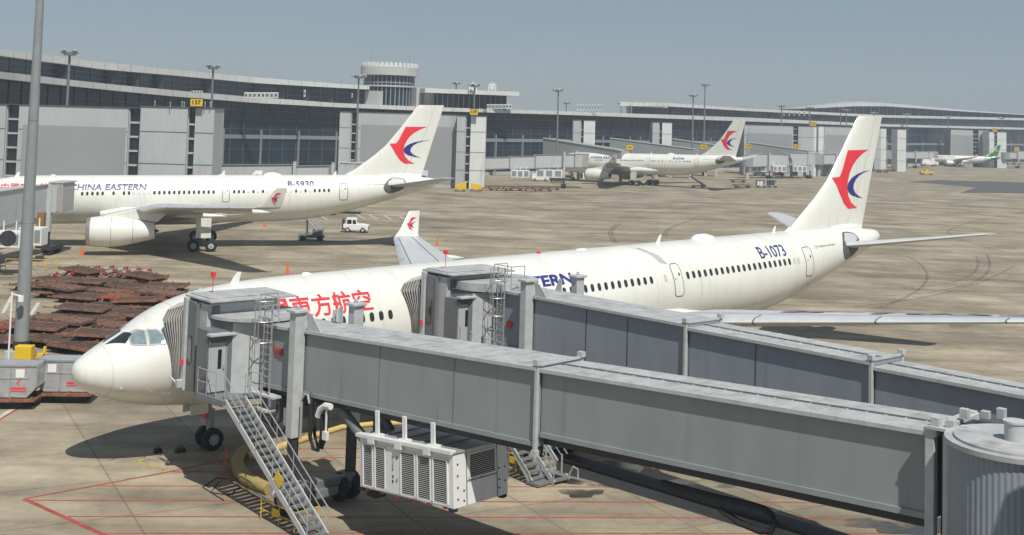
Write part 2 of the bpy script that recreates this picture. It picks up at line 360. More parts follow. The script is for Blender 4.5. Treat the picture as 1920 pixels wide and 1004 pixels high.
# ------------------------------------------------------------------ airliners
# fuselage stations: x, top z, bottom z, half width  (relative to the fuselage axis)
ST=[(0,-.6,-.68,.0),(.06,-.32,-.98,.36),(.25,-.13,-1.24,.72),(.6,.1,-1.5,1.06),(1.2,.42,-1.82,1.48),(1.9,.78,-2.1,1.84),(2.6,1.17,-2.3,2.1),(3.3,1.6,-2.46,2.3),(4.2,2.02,-2.6,2.48),(5.4,2.37,-2.72,2.64),(7,2.62,-2.8,2.76),(9,2.77,-2.82,2.82),(12,2.82,-2.82,2.82),
(42,2.82,-2.82,2.82),(45,2.82,-2.72,2.8),(48,2.82,-2.35,2.68),(51,2.82,-1.75,2.42),(54,2.8,-1.0,2.02),(57,2.73,-.2,1.52),(59.5,2.6,.5,1.05),(61.2,2.46,.98,.74),(62.1,2.36,1.28,.56),(62.5,2.2,1.5,.38),(62.62,1.9,1.8,0)]
def pch(st,x):
    # monotone-ish cubic (Catmull-Rom with non-uniform finite-difference tangents)
    n=len(st)
    if x<=st[0][0]: return st[0][1:]
    if x>=st[-1][0]: return st[-1][1:]
    i=0
    while st[i+1][0]<x: i+=1
    x0,x1=st[i][0],st[i+1][0]; h=x1-x0; t=(x-x0)/h; out=[]
    for k in range(1,len(st[0])):
        def sl(j): return (st[j+1][k]-st[j][k])/(st[j+1][0]-st[j][0])
        def tan(j):
            if j==0: return sl(0)*1.6
            if j==n-1: return sl(n-2)*1.6
            a,b=sl(j-1),sl(j)
            return 0 if a*b<=0 else 2*a*b/(a+b)
        m0,m1=tan(i),tan(i+1); y0,y1=st[i][k],st[i+1][k]
        t2=t*t;t3=t2*t
        out.append((2*t3-3*t2+1)*y0+(t3-2*t2+t)*h*m0+(-2*t3+3*t2)*y1+(t3-t2)*h*m1)
    return out

RED=[(58.54,8.54),(61.31,8.55),(60.44,8.26),(59.67,7.85),(59.05,7.35),(58.65,6.8),(58.39,6.23),(58.32,5.65),(58.47,5.07),(58.92,4.54),(59.8,4.12),(58.47,4.12),(57.86,4.55),(57.32,5.24),(56.91,5.95),(56.52,6.51),(57.36,6.56),(57.71,7.02),(58.15,7.84)]
BLUE=[(61.81,6.95),(60.71,6.89),(59.81,6.73),(59.01,6.47),(58.47,6.1),(58.28,5.72),(58.47,5.39),(58.92,5.12),(59.81,4.92),(60.64,4.83),(60.03,5.01),(59.47,5.29),(59.18,5.62),(59.23,5.95),(59.54,6.32),(60.14,6.63),(60.94,6.84)]
def airfoil(n=9,t=.11):
    up=[];lo=[]
    for i in range(n+1):
        x=.5-.5*math.cos(PI*i/n); y=5*t*(.2969*math.sqrt(x)-.126*x-.3516*x*x+.2843*x**3-.1015*x**4)
        up.append((x,y*1.05)); lo.append((x,-y*.85))
    return up[::-1]+lo[1:-1]
AF=airfoil()
def airliner(label,nose,heading,pitch,c0,short=False,scale=1.0,livery='swallow',reg='B-1073',detail=2,tipz=(2.0,.5),finadd=0.0,group='airliners parked on the apron',typ=''):
    a=R(heading); p=R(pitch); s=scale
    t=thing('airliner',label,'airliner',Matrix.Translation((nose[0]+math.cos(a)*c0*math.sin(p),nose[1]+math.sin(a)*c0*math.sin(p),0))@Matrix.Rotation(a,4,'Z')@Matrix.Rotation(-p,4,'Y')@Matrix.Scale(s,4),group)
    W=t.matrix_basis.copy(); c=c0/s   # local: x aft, y starboard, z up from ground at the nose
    cut1,cut2=(3.2,2.1) if short else (0,0)
    def SX(x): return x if x<20 else (x-cut1 if x<36.0 else x-cut1-cut2)
    st=[(SX(q[0]),)+q[1:] for q in ST]
    def surf(x,z,side=-1,off=.03):   # side -1 port
        T,B,Wd=pch(st,x); zc=(T+B)/2; h=(T-B)/2; k=max(-1,min(1,(z-zc)/max(h,1e-6))); y=Wd*math.sqrt(max(0,1-k*k))
        ny=y/max(Wd,.01)**2; nz=(z-zc)/max(h,.01)**2; L=math.hypot(ny,nz) or 1
        return Vector((x,side*(y+off*ny/L),z+off*nz/L+c))
    wf=lambda x,z:surf(x,z,-1,.06 if short else .03)
    def mb(): return MB(W)
    # fuselage
    L=st[-1][0]; xs=[0,.03,.1,.2,.35,.5,.75,1,1.3,1.6,2,2.4,2.8,3.2,3.7,4.2,4.8,5.4,6.2,7,8,9,10.5]+[12+(SX(42)-12)*i/8 for i in range(1,9)]+[SX(42)+ (L-SX(42))*i/26 for i in range(1,24)]+[L-1.2,L-.8,L-.5,L-.3,L-.15,L-.06,L]
    xs=sorted(set(round(x,3) for x in xs)); n=72; rings=[]
    for x in xs:
        T,B,Wd=pch(st,x); zc=(T+B)/2;h=(T-B)/2
        rings.append([(x,Wd*math.cos(2*PI*i/n),zc+h*math.sin(2*PI*i/n)+c) for i in range(n)])
    m=mb(); m.loft(rings); fus=m.build('fuselage',M['paint'],t)
    # belly fairing
    m=mb(); rg=[]
    for x,k in ((19,0),(20.5,.5),(23,.95),(28,1),(33,1),(37,.75),(40.5,.1)):
        x=SX(x) if x>20 else x
        rg.append([(x,(2.2+1.05*k)*math.cos(2*PI*i/24),c-1.55-(.45+1.05*k)*math.sin(2*PI*i/24)*1.0) for i in range(24)])
    m.loft(rg,True,True); m.build('belly_fairing',M['paint'],t)
    # wings
    def wing(side,tz):
        def sec(f):  # f = span fraction y
            y=f
            if y<9.4: k=(y-2)/7.4; xle=20.2+k*4.6; ch=11.0+(7.6-11.0)*k
            else: k=(y-9.4)/19.6; xle=24.8+k*12.2; ch=7.6+(2.6-7.6)*k
            z=-1.5+(y-2)*(.6+1.5)/10 if y<12 else .6+(tz-.6)*((y-12)/17)
            if side>0: z=-1.5+(tz+1.5)*((y-2)/27)
            if short: z=-2.1+(y-2)*.2 if y<12 else -.1+(tz+.1)*((y-12)/17)
            th=.15-.05*min(1,(y-2)/20)
            return SX(21)-21+xle,y,z,ch,th
        def ring(y,a0=0,grow=0,sel=None):
            xle,y,z,ch,th=sec(y); P=[(xle+q[0]*ch,side*y,c+z+q[1]*ch*th/.11+(q[0])*-.02*ch) for q in AF]
            return P
        ys=[2,4,6.5,9.4,12,15,18,21,24,27,29]
        m=mb(); m.loft([ring(y) for y in ys],True,True); wo=m.build('wing',M['wingtop'],t)
        # slat: the leading edge shell
        nA=len(AF); idx=[i for i in range(nA) if AF[i][0]<.16]
        for seg,(ya,yb) in enumerate(((3.3,8.4),(10.3,15.2),(15.28,20.2),(20.28,25.2),(25.28,28.6))):
            m=mb(); rg=[]
            for k in range(4):
                y=ya+(yb-ya)*k/3; xle,yy,z,ch,th=sec(y)
                rg.append([(xle+AF[i][0]*ch-.03,side*y,c+z+AF[i][1]*ch*th/.11*1.05+.006-AF[i][0]*.02*ch) for i in idx])
            m.loft(rg,False,False); m.build('slat',M['slat'],wo)
        # dark gaps between slats, and panel lines on the upper skin
        m=mb()
        for yb in (9.6,15.24,20.24,25.24):
            rg=[]
            for y in (yb-.035,yb+.035):
                xle,yy,z,ch,th=sec(y); rg.append([(xle+AF[i][0]*ch-.034,side*y,c+z+AF[i][1]*ch*th/.11*1.05+.012-AF[i][0]*.02*ch) for i in idx])
            m.loft(rg,False,False)
        for q in (.165,.66):
            rg=[]
            for k in range(25):
                y=3.5+25*k/24; xle,yy,z,ch,th=sec(y)
                hh=5*.11*(.2969*math.sqrt(q)-.126*q-.3516*q*q+.2843*q**3-.1015*q**4)*1.05*th/.11
                rg.append([(xle+q*ch-.03,side*y,c+z+hh*ch-q*.02*ch+.03),(xle+q*ch+.03,side*y,c+z+hh*ch-q*.02*ch+.03)])
            m.loft(rg,False,False)
        join(m,wo,M['line'])
        # flap track fairings
        for y in (7.5,13,17.5,22):
            xle,yy,z,ch,th=sec(y); m=mb(); x0=xle+ch*.55; ln=ch*.62+1.2
            m.loft([[(x0+ln*u,side*y+rr*.8*math.cos(2*PI*i/12),c+z-.28-(.05+.2*u)+rr*math.sin(2*PI*i/12)) for i in range(12)] for u,rr in ((0,.02),(.12,.2),(.4,.32),(.75,.22),(1,.02))],True,True)
            m.build('flap_fairing',M['paint'],wo)
        # winglet
        xle,y,z,ch,th=sec(29)
        m=mb(); rg=[]
        for k,(dy,dz,dx,cc) in enumerate(((0,0,0,2.6),(.25,.12,.35,2.3),(.45,.6,.95,1.9),(.62,1.25,1.5,1.5),(.8,2.05,2.15,1.05))):
            rg.append([(xle+dx+q[0]*cc,side*(y+dy)+(-side)*q[1]*cc*.6,c+z+dz) for q in AF])
        m.loft(rg,True,True); wl=m.build('winglet',M['paint'],wo)
        if livery=='swallow':
            def wfn(u,v,inner):
                yy=y+.45+.34*(v-.6)/1.45; o=(-.085 if inner else .085); return (xle+u,side*(yy+o),c+z+v)
            for pts,mm in ((RED,'red'),(BLUE,'blue')):
                V=[(1.55+(q[0]-56.5)*.20+(q[1]-4.1)*.05,.55+(q[1]-4.1)*.22) for q in pts]
                for inner in (True,False):
                    drape('emblem',V,[tuple(range(len(V)))],lambda u,v:wfn(u,v,inner),M[mm],wl,.5)
        return wo,sec
    wp,secp=wing(-1,tipz[0]); ws,secs=wing(1,tipz[1])
    if detail>1:
        def wtop(x,y):   # lettering lying on the port wing
            xle,yy,z,ch,th=secp(max(2.1,min(28.9,y))); q=min(.95,max(.02,(x-xle)/ch))
            hh=5*.11*(.2969*math.sqrt(q)-.126*q-.3516*q*q+.2843*q**3-.1015*q**4)*1.05*th/.11
            return (xle+q*ch,-y,c+z+hh*ch-q*.02*ch+.03)
        V,F=glyphs(reg,.02)
        V=[(b,a) for a,b in V]
        V2=[]
        for b,a in V:
            y=15.5+a*10.5; xle,yy,z,ch,th=secp(y); V2.append((xle+ch*(.62-.36*b),y))
        drape('registration_lettering',V2,F,wtop,M['line'],wp,.6)
    # engines
    for side,(wo,sec) in ((-1,(wp,secp)),(1,(ws,secs))):
        xle,y,z,ch,th=sec(9.4); ex=xle-5.4+(.35 if short else 0); ez=c+z-2.15-(.15 if short else 0); o=(ex,side*9.4,ez)
        m=mb(); m.lathe([(.35,1.18),(.05,1.27),(0,1.36),(.08,1.47),(.5,1.6),(1.4,1.7),(2.6,1.72),(3.8,1.6),(5.2,1.32),(6.4,1.06),(7.2,.9),(7.18,.84),(6.6,.8)],32,'x',o); en=m.build('engine',M['paint'],t)
        m=mb(); m.lathe([(.3,1.2),(.03,1.28),(-.01,1.36),(.07,1.485),(.42,1.6)],32,'x',o); m.build('intake_lip',M['metal'],en)
        m=mb(); m.lathe([(.4,1.19),(.9,1.15),(1.0,.4),(.6,.05),(.55,0)],24,'x',o); m.build('fan',M['dark'],en); m=mb(); m.lathe([(6.6,.79),(6.9,.4),(7.6,.08),(7.7,0)],16,'x',o); m.build('nozzle',M['dark'],en)
        m=mb(); m.lathe([(2.62,1.726),(2.66,1.728)],32,'x',o); m.lathe([(4.9,1.385),(4.95,1.375)],32,'x',o); m.build('cowl_seam',M['line'],en)
        # nacelle strake and pylon
        m=mb(); m.prism([(ex+1.5,ez+1.66),(xle+.3,c+z+.25),(xle+3.6,c+z-.2),(ex+7.4,ez+.95),(ex+4,ez+1.5)],side*9.4-.2,side*9.4+.2); m.build('pylon',M['paint'],en,bevel=.08)
    # vertical fin
    fx=SX(60)-60
    def fle(z): # LE x at height z
        pts=[(2.75,50.9),(3.4,52.2),(4.3,53.5),(5.1,54.65),(6.3,56.1),(8.55,58.04),(11.0,60.0),(11.17,60.35)]
        for i in range(len(pts)-1):
            if z<=pts[i+1][0]: k=(z-pts[i][0])/(pts[i+1][0]-pts[i][0]); return pts[i][1]+(pts[i+1][1]-pts[i][1])*k
        return pts[-1][1]
    def fte(z): return 60.7+(z-2.74)*(63.45-60.7)/(11.21-2.74)
    def FZ(z): return z if z<2.8 else 2.8+(z-2.8)*(1+finadd/8.4)
    def fth(x,z,off=.012):
        l,tt=fle(z),fte(z); ch=tt-l; q=max(.0,min(1,(x-l)/ch)); th=.10-.0*z
        chn=min(ch,7.5)
        y=5*.10*(.2969*math.sqrt(q)-.126*q-.3516*q*q+.2843*q**3-.1015*q**4)*chn
        return y+off
    m=mb(); rg=[]; zs=[2.4,2.75,3.05,3.4,3.8,4.3,5.1,6.3,7.4,8.55,9.8,10.7,11.0,11.17]
    xq=[.5-.5*math.cos(PI*i/12) for i in range(13)]
    for z in zs:
        zz=max(z,2.75); l,tt=fle(zz),fte(zz); l0=l+ (fx)
        up=[(l0+q*(tt-l),fth(l+q*(tt-l),zz,0),c+FZ(z)) for q in xq[::-1]]; lo=[(x,-y,z_) for x,y,z_ in up[::-1][1:-1]]
        rg.append(up+lo)
    m.loft(rg,True,True); fin=m.build('vertical_fin',M['paint'],t)
    ffn=lambda x,z:(x+fx,-fth(x,z,.015),c+FZ(z)); ffs=lambda x,z:(x+fx,fth(x,z,.015),c+FZ(z))
    def poly(name,P,fn,mm,parent,ml=.5): return drape(name,P,[tuple(range(len(P)))],fn,M[mm],parent,ml)
    # rudder seam
    def line(P,wd=.03):
        V=[];F=[]
        for i in range(len(P)-1):
            a=Vector(P[i]);b=Vector(P[i+1]);d=(b-a).normalized();nn=Vector((-d.y,d.x))*wd/2
            k=len(V); V+=[tuple(a-nn),tuple(b-nn),tuple(b+nn),tuple(a+nn)]; F.append((k,k+1,k+2,k+3))
        return V,F
    V,F=line([(58.3,2.9),(59.6,5.2),(61.2,8.0),(62.35,11.1)],.035); drape('rudder_seam',V,F,ffn,M['seam'],fin,.4)
    if detail>1:
        V,F=line([(51.5,3.0),(53.8,4.55),(56.0,6.5),(58.3,9.15),(60.2,11.05)],.03); drape('leading_edge_seam',V,F,ffn,M['seam'],fin,.4)
    if livery=='swallow':
        for side_fn in (ffn,ffs):
            poly('red_emblem',RED,side_fn,'red',fin); poly('blue_emblem',BLUE,side_fn,'blue',fin)
    else:
        for side_fn in (ffn,ffs):
            zt=11.1
            V=[];F=[];k=0
            gz=[2.75+(11.15-2.75)*i/10 for i in range(11)]
            for i in range(10):
                for (q0,q1) in ((0.02,.35),(.35,.7),(.7,.99)):
                    P=[]
                    for z,q in ((gz[i],q0),(gz[i],q1),(gz[i+1],q1),(gz[i+1],q0)): l,tt=fle(z),fte(z); P.append((l+(tt-l)*q,z))
                    V+=P; F.append((k,k+1,k+2,k+3)); k+=4
            drape('green_livery',V,F,(lambda x,z,f=side_fn:tuple(Vector(f(x,z))+Vector((0,-.02 if f is ffn else .02,0)))),M['green'],fin,2)
            for (ex_,ez_) in ((59.6,8.3),(58.8,7.1),(60.3,7.1)):
                P=[(ex_+.75*math.cos(2*PI*i/14),ez_+.65*math.sin(2*PI*i/14)) for i in range(14)]
                Pi=[(ex_+.4*math.cos(2*PI*i/14),ez_+.33*math.sin(2*PI*i/14)) for i in range(14)]
                drape('yellow_emblem',P+Pi,[(i,(i+1)%14,14+(i+1)%14,14+i) for i in range(14)],(lambda x,z,f=side_fn:tuple(Vector(f(x,z))+Vector((0,-.08 if f is ffn else .08,0)))),M['yellow'],fin,2)
        # green rear fuselage
        V=[];F=[];k=0; zz=[-2.5+5*i/12 for i in range(13)]
        for side in (-1,1):
            m=mb(); rg=[]
            for i in range(9):
                x=SX(50+i*1.5)
                T,B,Wd=pch(st,x); zc=(T+B)/2;h=(T-B)/2
                rg.append([(x+(.0 if i else 1.8*math.sin(u*PI/10)),side*(Wd+.02)*math.cos(-PI/2+PI*u/10),c+zc+(h+.02)*math.sin(-PI/2+PI*u/10)) for u in range(11)])
            m.loft(rg,False); m.build('green_tail_livery',M['green'],t)
    # fin root fillet
    m=mb(); rg=[]
    for x,ww,zz in ((54.2,.02,2.84),(55.6,.38,2.98),(57.5,.5,3.05),(59,.42,3.0),(60.6,.06,2.8)):
        T,B,Wd=pch(st,x+fx); rg.append([(x+fx,ww*math.cos(PI*i/8),c+T-.12+(zz-T+.14)*math.sin(PI*i/8)) for i in range(9)])
    m.loft(rg,False); m.build('fin_root_fillet',M['paint'],fin)
    # tailplane
    for side in (-1,1):
        m=mb(); rg=[]
        for y,xl,ch,z in ((.3,55.6,5.6,1.42),(3,57.3,4.5,1.8),(6.5,59.5,3.1,2.35),(9.4,61.2,2.0,2.82),(9.75,61.6,1.4,2.88)):
            rg.append([(xl+fx+q[0]*ch,side*y,c+z+q[1]*ch*.9) for q in AF])
        m.loft(rg,True,True); tp=m.build('tailplane',M['wingtop'],t)
        V=[(56.9,2.5),(57.6,2.48),(58.3,2.35),(58.6,1.97),(58.5,1.6),(58.26,1.2),(57.5,.8),(56.45,.55),(55.9,.8),(55.65,1.25),(55.8,1.7),(56.1,2.05),(56.5,2.35)]
        V=[(x+fx,z) for x,z in V]
        drape('fairing_plate',V,[tuple(range(len(V)))],lambda x,z,s_=side:surf(x,z,s_,.02),M['cut'],tp,.3)
        V=[(56.9+fx,2.42),(57.6+fx,2.40),(58.2+fx,2.28),(58.4+fx,1.97),(57.6+fx,1.72),(56.3+fx,1.6),(56.3+fx,2.0)]
        drape('fairing_window',V,[tuple(range(len(V)))],lambda x,z,s_=side:surf(x,z,s_,.03),M['wingtop'],tp,.3)
    # apu exhaust
    m=mb(); m.cyl((L-.12,0,c+1.85),(L+.06,0,c+1.86),.2,.17,14); m.build('auxiliary_exhaust',M['metal'],t)
    # cockpit windows
    CW=[('w1',[(1.42,.13),(2.05,.72),(2.5,.70),(2.02,.99),(1.72,.60)],'glass')]
    polys=[([(.0,0)],None)]
    w2=[(2.12,.62+.62),(2.33,.9+.32),(2.55,1.30),(2.8,1.35),(2.70,.66),(2.17,.66)]
    # traced on the port side as (x, z)
    for side in (-1,1):
        W1=[(2.41,.97),(1.98,.62),(1.45,.50),(1.62,.68),(1.9,.92)]
        W2=[(2.13,.60),(2.20,.78),(2.36,.96),(2.62,1.09),(2.83,1.08),(2.69,.55),(2.2,.55)]
        W3=[(2.90,1.12),(3.26,1.14),(3.42,.93),(3.42,.58),(2.78,.56)]
        for P,mm in ((W2,'cwin'),(W3,'cwin')):
            drape('cockpit_window',P,[tuple(range(len(P)))],lambda x,z,s_=side:surf(x,z,s_,.02),M[mm],t,.25)
            V,F=line(P+[P[0]],.05); drape('window_frame',V,F,lambda x,z,s_=side:surf(x,z,s_,.026),M['seam'],t,.25)
        # windscreen panel, draped by angle about the axis
        def ws_fn(x,th,s_=side):
            T,B,Wd=pch(st,x); zc=(T+B)/2;h=(T-B)/2
            return Vector((x,s_*(Wd*math.cos(th)+.02),zc+h*math.sin(th)+.02+c))
        P=[(1.40,PI/2-.10),(1.98,PI/2-.06),(2.30,PI/2-.50),(2.12,.60),(1.72,.62)]
        P=[(1.36,1.47),(2.20,1.50),(2.42,1.24),(1.97,1.02)]
        drape('windscreen',P,[tuple(range(len(P)))],ws_fn,M['glass'],t,.2)
    # cabin windows (port side)
    dz=lambda x:.70+.0085*x*(1 if not short else 1.0)
    dark=[];white=[]
    if not short:
        dark=[7.3+.56*i for i in range(15)]+[19.4+.556*i for i in range(28)]+[37.75+.555*i for i in range(20)]; white=[35.72,48.9,49.42]
    else:
        dark=[7.3+.56*i for i in range(6)]+[15.3+.56*i for i in range(5)]+[18.75,19.9,20.46]+[23.3+.56*i for i in range(13)]
        white=[21.0+.56*i for i in range(4)]
        for i in range(21): (white if i in (3,5,7,8,9,11,12,14,16) else dark).append(32.4+.56*i)
    wbase={}
    def win(x,mm):
        z=dz(x); P=[]
        for i in range(14):
            a_=2*PI*i/14; cx=math.cos(a_); sz=math.sin(a_)
            P.append((.135*(abs(cx)**.7)*(1 if cx>0 else -1),.215*(abs(sz)**.7)*(1 if sz>0 else -1)))
        return drape('cabin_window',[(x+q[0],z+q[1]) for q in P],[tuple(range(14))],lambda xx,zz:surf(xx,zz,-1,.02),M[mm],t,.5)
    if detail>0:
        for x in dark: win(x,'win')
        for x in white: win(x,'shade')
    # doors
    doors=[(5.0,1.07),(17.6,1.07),(36.8,.80),(50.75,1.0)] if not short else [(5.0,1.07),(14.2 if 0 else 13.3,1.07),(31.45,.8),(45.4,1.0)]
    def door(x,wd):
        zb=-.48+.0085*x; zt=zb+1.93; out=[]; r=.14
        P=[(x-wd/2,zb+r),(x-wd/2,zt-r),(x-wd/2+r,zt),(x+wd/2-r,zt),(x+wd/2,zt-r),(x+wd/2,zb+r),(x+wd/2-r,zb),(x-wd/2+r,zb)]
        d=drape('door',P,[tuple(range(8))],lambda xx,zz:surf(xx,zz,-1,.014),M['paint'],t,.3)
        V,F=line(P+[P[0]],.05 if detail>1 else .07); drape('door_seam',V,F,lambda xx,zz:surf(xx,zz,-1,.022),M['line'],d,.3)
        P=[(x+.18+.07*math.cos(k*PI/4),zt-.62+.11*math.sin(k*PI/4)) for k in range(8)]
        drape('door_window',P,[tuple(range(8))],lambda xx,zz:surf(xx,zz,-1,.024),M['win'],d,.3)
        P=[(x-.3,zt-.9),(x-.1,zt-.9),(x-.1,zt-.82),(x-.3,zt-.82)]
        drape('door_handle',P,[(0,1,2,3)],lambda xx,zz:surf(xx,zz,-1,.024),M['seam'],d,.3)
    for x,wd in doors: door(x,wd)
    if not short and detail>1:
        # patched grey band above the third door
        P=[(35.75,1.9+.12*0),(36.35,1.75),(36.05,2.3),(35.2,2.72),(34.9,2.70),(35.4,2.4)]
        drape('grey_sealant_band',P,[tuple(range(6))],lambda xx,zz:surf(xx,zz,-1,.014),M['seam'],t,.2)
    # lettering
    if livery=='swallow':
        if not short:
            text_on('chinese_lettering','中國東方航空',7.35,14.2,1.12,2.1,wf,M['red'],t,.012)
            text_on('airline_lettering','CHINA EASTERN',18.3,28.1,1.3,1.87,wf,M['blue'],t,.03,.06)
            text_on('registration_lettering',reg,45.4,48.3,1.5,2.2,wf,M['blue'],t,.006,.08)
            text_on('type_lettering','⊕ AIRBUS A330-300',51.95,54.7,1.72,1.92,wf,M['line'],t,0,.1)
        else:
            text_on('airline_lettering','CHINA EASTERN',13.9,22.4,1.22,1.86,wf,M['blue'],t,.022,.1)
            text_on('chinese_lettering','中國東方航空',6.4,12.6,1.2,2.0,wf,M['red'],t,.012)
            text_on('registration_lettering',reg,38.7,41.8,1.5,2.12,wf,M['blue'],t,.006,.0)
            text_on('type_lettering','⊕ AIRBUS A330-200',47.2,50.6,1.62,1.82,wf,M['line'],t,0,.1)
    else:
        text_on('green_lettering','春秋航空 SPRING',9,24,1.0,2.3,wf,M['green'],t,.01)
    # radome seam, antennas, domes
    if detail>0:
        m=mb()
        for x in ([1.25,4.3,9.2,13.6,19.2,24.5,30.2,34.9,40.3,44.6,49.2,53.6] if not short else [1.25,9.2,19,26,34,40,46]):
            T,B,Wd=pch(st,x); zc=(T+B)/2;h=(T-B)/2; rg=[]
            for dx in (-.016,.016):
                T2,B2_,W2_=pch(st,x+dx); zc2=(T2+B2_)/2;h2=(T2-B2_)/2
                rg.append([(x+dx,(W2_+.006)*math.cos(2*PI*i/48),c+zc2+(h2+.006)*math.sin(2*PI*i/48)) for i in range(48)])
            m.loft(rg)
        join(m,fus,M['psm'])
    if detail>0:
        for i,(x,hh,ch) in enumerate(((7.5,.55,.5),(11.5,.1,.6),(SX(34.0) if short else 37.6,.5,.4),(SX(49.6),.42,.35))):
            T,B,Wd=pch(st,x); z=c+T
            m=mb(); m.loft([[(x+dx+q[0]*cc,q[1]*cc*1.2,z+h_) for q in AF] for dx,cc,h_ in ((0,ch,-.05),(.35*hh,ch*.75,hh*.5),(.75*hh,ch*.45,hh))],True,True); m.build('antenna',M['white'],t)
        m=mb(); x=SX(42.2); T,B,Wd=pch(st,x); rg=[]
        for u,rr in ((-1,.03),(-.85,.5),(-.4,.85),(.2,.88),(.8,.5),(1.2,.04)):
            rg.append([(x+u*1.05,rr*.75*math.cos(2*PI*i/16),c+T-.05+rr*.42*math.sin(2*PI*i/16)) for i in range(16)])
        m.loft(rg,True,True); m.build('satellite_dome',M['white'],t)
        for x in (27.5,):
            T,B,Wd=pch(st,x); m=mb(); m.lathe([(c+T-.03,.16),(c+T+.06,.15),(c+T+.13,.06),(c+T+.14,0)],12,'z',(x,0,0)); m.build('beacon',M['red'],t)
        m=mb(); x=31.0; T,B,Wd=pch(st,x); m.loft([[(x+u,rr*math.cos(2*PI*i/12),c+T-.02+rr*.4*math.sin(2*PI*i/12)) for i in range(12)] for u,rr in ((-.5,.02),(-.3,.2),(.2,.22),(.5,.02))],True,True); m.build('antenna_fairing',M['white'],t)
        for x,z in ((1.6,-1.3),(2.9,-1.55),(3.7,-1.75)):
            q=surf(x,z,-1,0); m=mb(); m.beam(q,q+Vector((.02,-.12,-.02)),.05); m.beam(q+Vector((0,-.12,-.02)),q+Vector((-.3,-.14,-.02)),.04); m.build('probe',M['metal'],t)
    # landing gear  (ground is z=-x*tan(pitch) in local space)
    tp_=math.tan(p)
    def wheel(mbt,x,y,z,r,wd,parent):
        mm=MB(W); mm.lathe([(-wd/2,r*.5),(-wd/2,r*.86),(-wd/2*.8,r*.97),(0,r),(wd/2*.8,r*.97),(wd/2,r*.86),(wd/2,r*.5)],28,'y',(x,y,z)); wh=mm.build('wheel',M['tyre'],parent)
        mm=MB(W)
        for sg in (-1,1): mm.lathe([(sg*wd*.5,r*.52),(sg*wd*.36,r*.5),(sg*wd*.30,r*.28),(sg*wd*.55,r*.2),(sg*wd*.56,0)],20,'y',(x,y,z))
        mm.build('rim',M['hub'],wh)
    x0=6.67; gz=-x0*tp_; r=.52
    m=mb(); m.cyl((x0,0,gz+r),(x0-.1,0,c-2.4),.13,.17,14); m.cyl((x0,-.45,gz+r),(x0,.45,gz+r),.09); m.beam((x0-.1,0,gz+1.6),(x0-1.5,0,c-2.5),.14); m.box((x0-.25,0,gz+1.35),(.28,.5,.3)); m.cyl((x0+.15,.12,gz+1.0),(x0+.15,.12,gz+1.9),.05); m.cyl((x0+.15,-.12,gz+1.0),(x0+.15,-.12,gz+1.9),.05)
    ng=m.build('nose_gear',M['hub'],t)
    for y in (-.36,.36): wheel(None,x0,y,gz+r,r,.34,ng)
    m=mb()
    m.box((x0-.75,-.42,c-3.0),(.9,.05,.5)); m.box((x0-.75,.42,c-3.0),(.9,.05,.5))
    m.build('gear_door',M['paint'],ng)
    m=mb(); m.box((x0-.35,0,gz+1.75),(.05,.7,.4)); m.build('gear_placard',M['red'],ng)
    for side in (-1,1):
        x0=SX(32.05) if short else 32.05; x0=x0 if not short else 28.9; gz=-x0*tp_; r=.68; y0=side*5.34
        m=mb(); m.cyl((x0,y0,gz+.75),(x0-.2,y0-side*.2,c-1.3),.22,.3,16); m.beam((x0-1.0,y0,gz+r),(x0+1.0,y0,gz+r+.05),.26); m.beam((x0,y0,gz+2.0),(x0-.1,y0-side*2.2,c-2.0),.16); m.beam((x0,y0,gz+1.3),(x0+1.2,y0,c-1.7),.12)
        for dx in (-.99,.99): m.cyl((x0+dx,y0-.75,gz+r),(x0+dx,y0+.75,gz+r),.12)
        mg=m.build('main_gear',M['gear'],t)
        for dx in (-.99,.99):
            for dy in (-.55,.55): wheel(None,x0+dx,y0+dy,gz+r,r,.45,mg)
        m=mb(); m.box((x0+.1,y0+side*.95,gz+2.75),(1.7,.06,2.3)); m.build('gear_door',M['paint'],mg)
    return t
A1=airliner('large white foreground airliner with red Chinese lettering, marked B-1073',(-19.27,54.28),40.04,1.10,4.93,reg='B-1073')
A2=airliner('white airliner marked B-5930 parked behind the foreground one',(-65.0,138.6),14.0,1.1,5.15,short=True,reg='B-5930',finadd=.4,detail=1,tipz=(1.0,-.1))
A3=airliner('small distant white airliner with red and navy tail below the yellow 141 sign',(11.54,340.82),-33.65,1.1,5.06,short=True,reg='B-6546',finadd=.9,detail=1,tipz=(.9,1.2))
A4=airliner('tiny white narrow body airliner with a green tail near the far right terminal',(206.96,607.74),-13.71,.2,3.7,short=True,scale=.64,livery='green',reg='B-6380',finadd=.6,detail=0,tipz=(2.4,2.4))
# ------------------------------------------------------------------ boarding bridges in front
ST_ACC=R(40.04)
AFT=Vector((math.cos(ST_ACC),math.sin(ST_ACC),0)); PORT=Vector((AFT.y,-AFT.x,0))
NOSE=Vector((-19.27,54.28,0))
def hull_world(x,z,off=0.0):   # point on the skin of the foreground airliner, station x, height z above its axis
    T,B,Wd=pch(ST,x); zc=(T+B)/2;h=(T-B)/2;k=max(-1,min(1,(z-zc)/h)); y=Wd*math.sqrt(1-k*k)+off
    tt=R(1.1); X=x*math.cos(tt)-z*math.sin(tt); Z=x*math.sin(tt)+z*math.cos(tt)
    q=NOSE+AFT*X+PORT*y; return Vector((q.x,q.y,4.93+Z))
def rail(m,P,h=1.0,r=.022,posts=True,mid=True,n=6):
    P=[Vector(p) for p in P]; up=Vector((0,0,h))
    m.tube([p+up for p in P],r,n)
    if mid: m.tube([p+up*.5 for p in P],r*.8,n)
    if posts:
        for p in P: m.cyl(p,p+up,r,n=n)
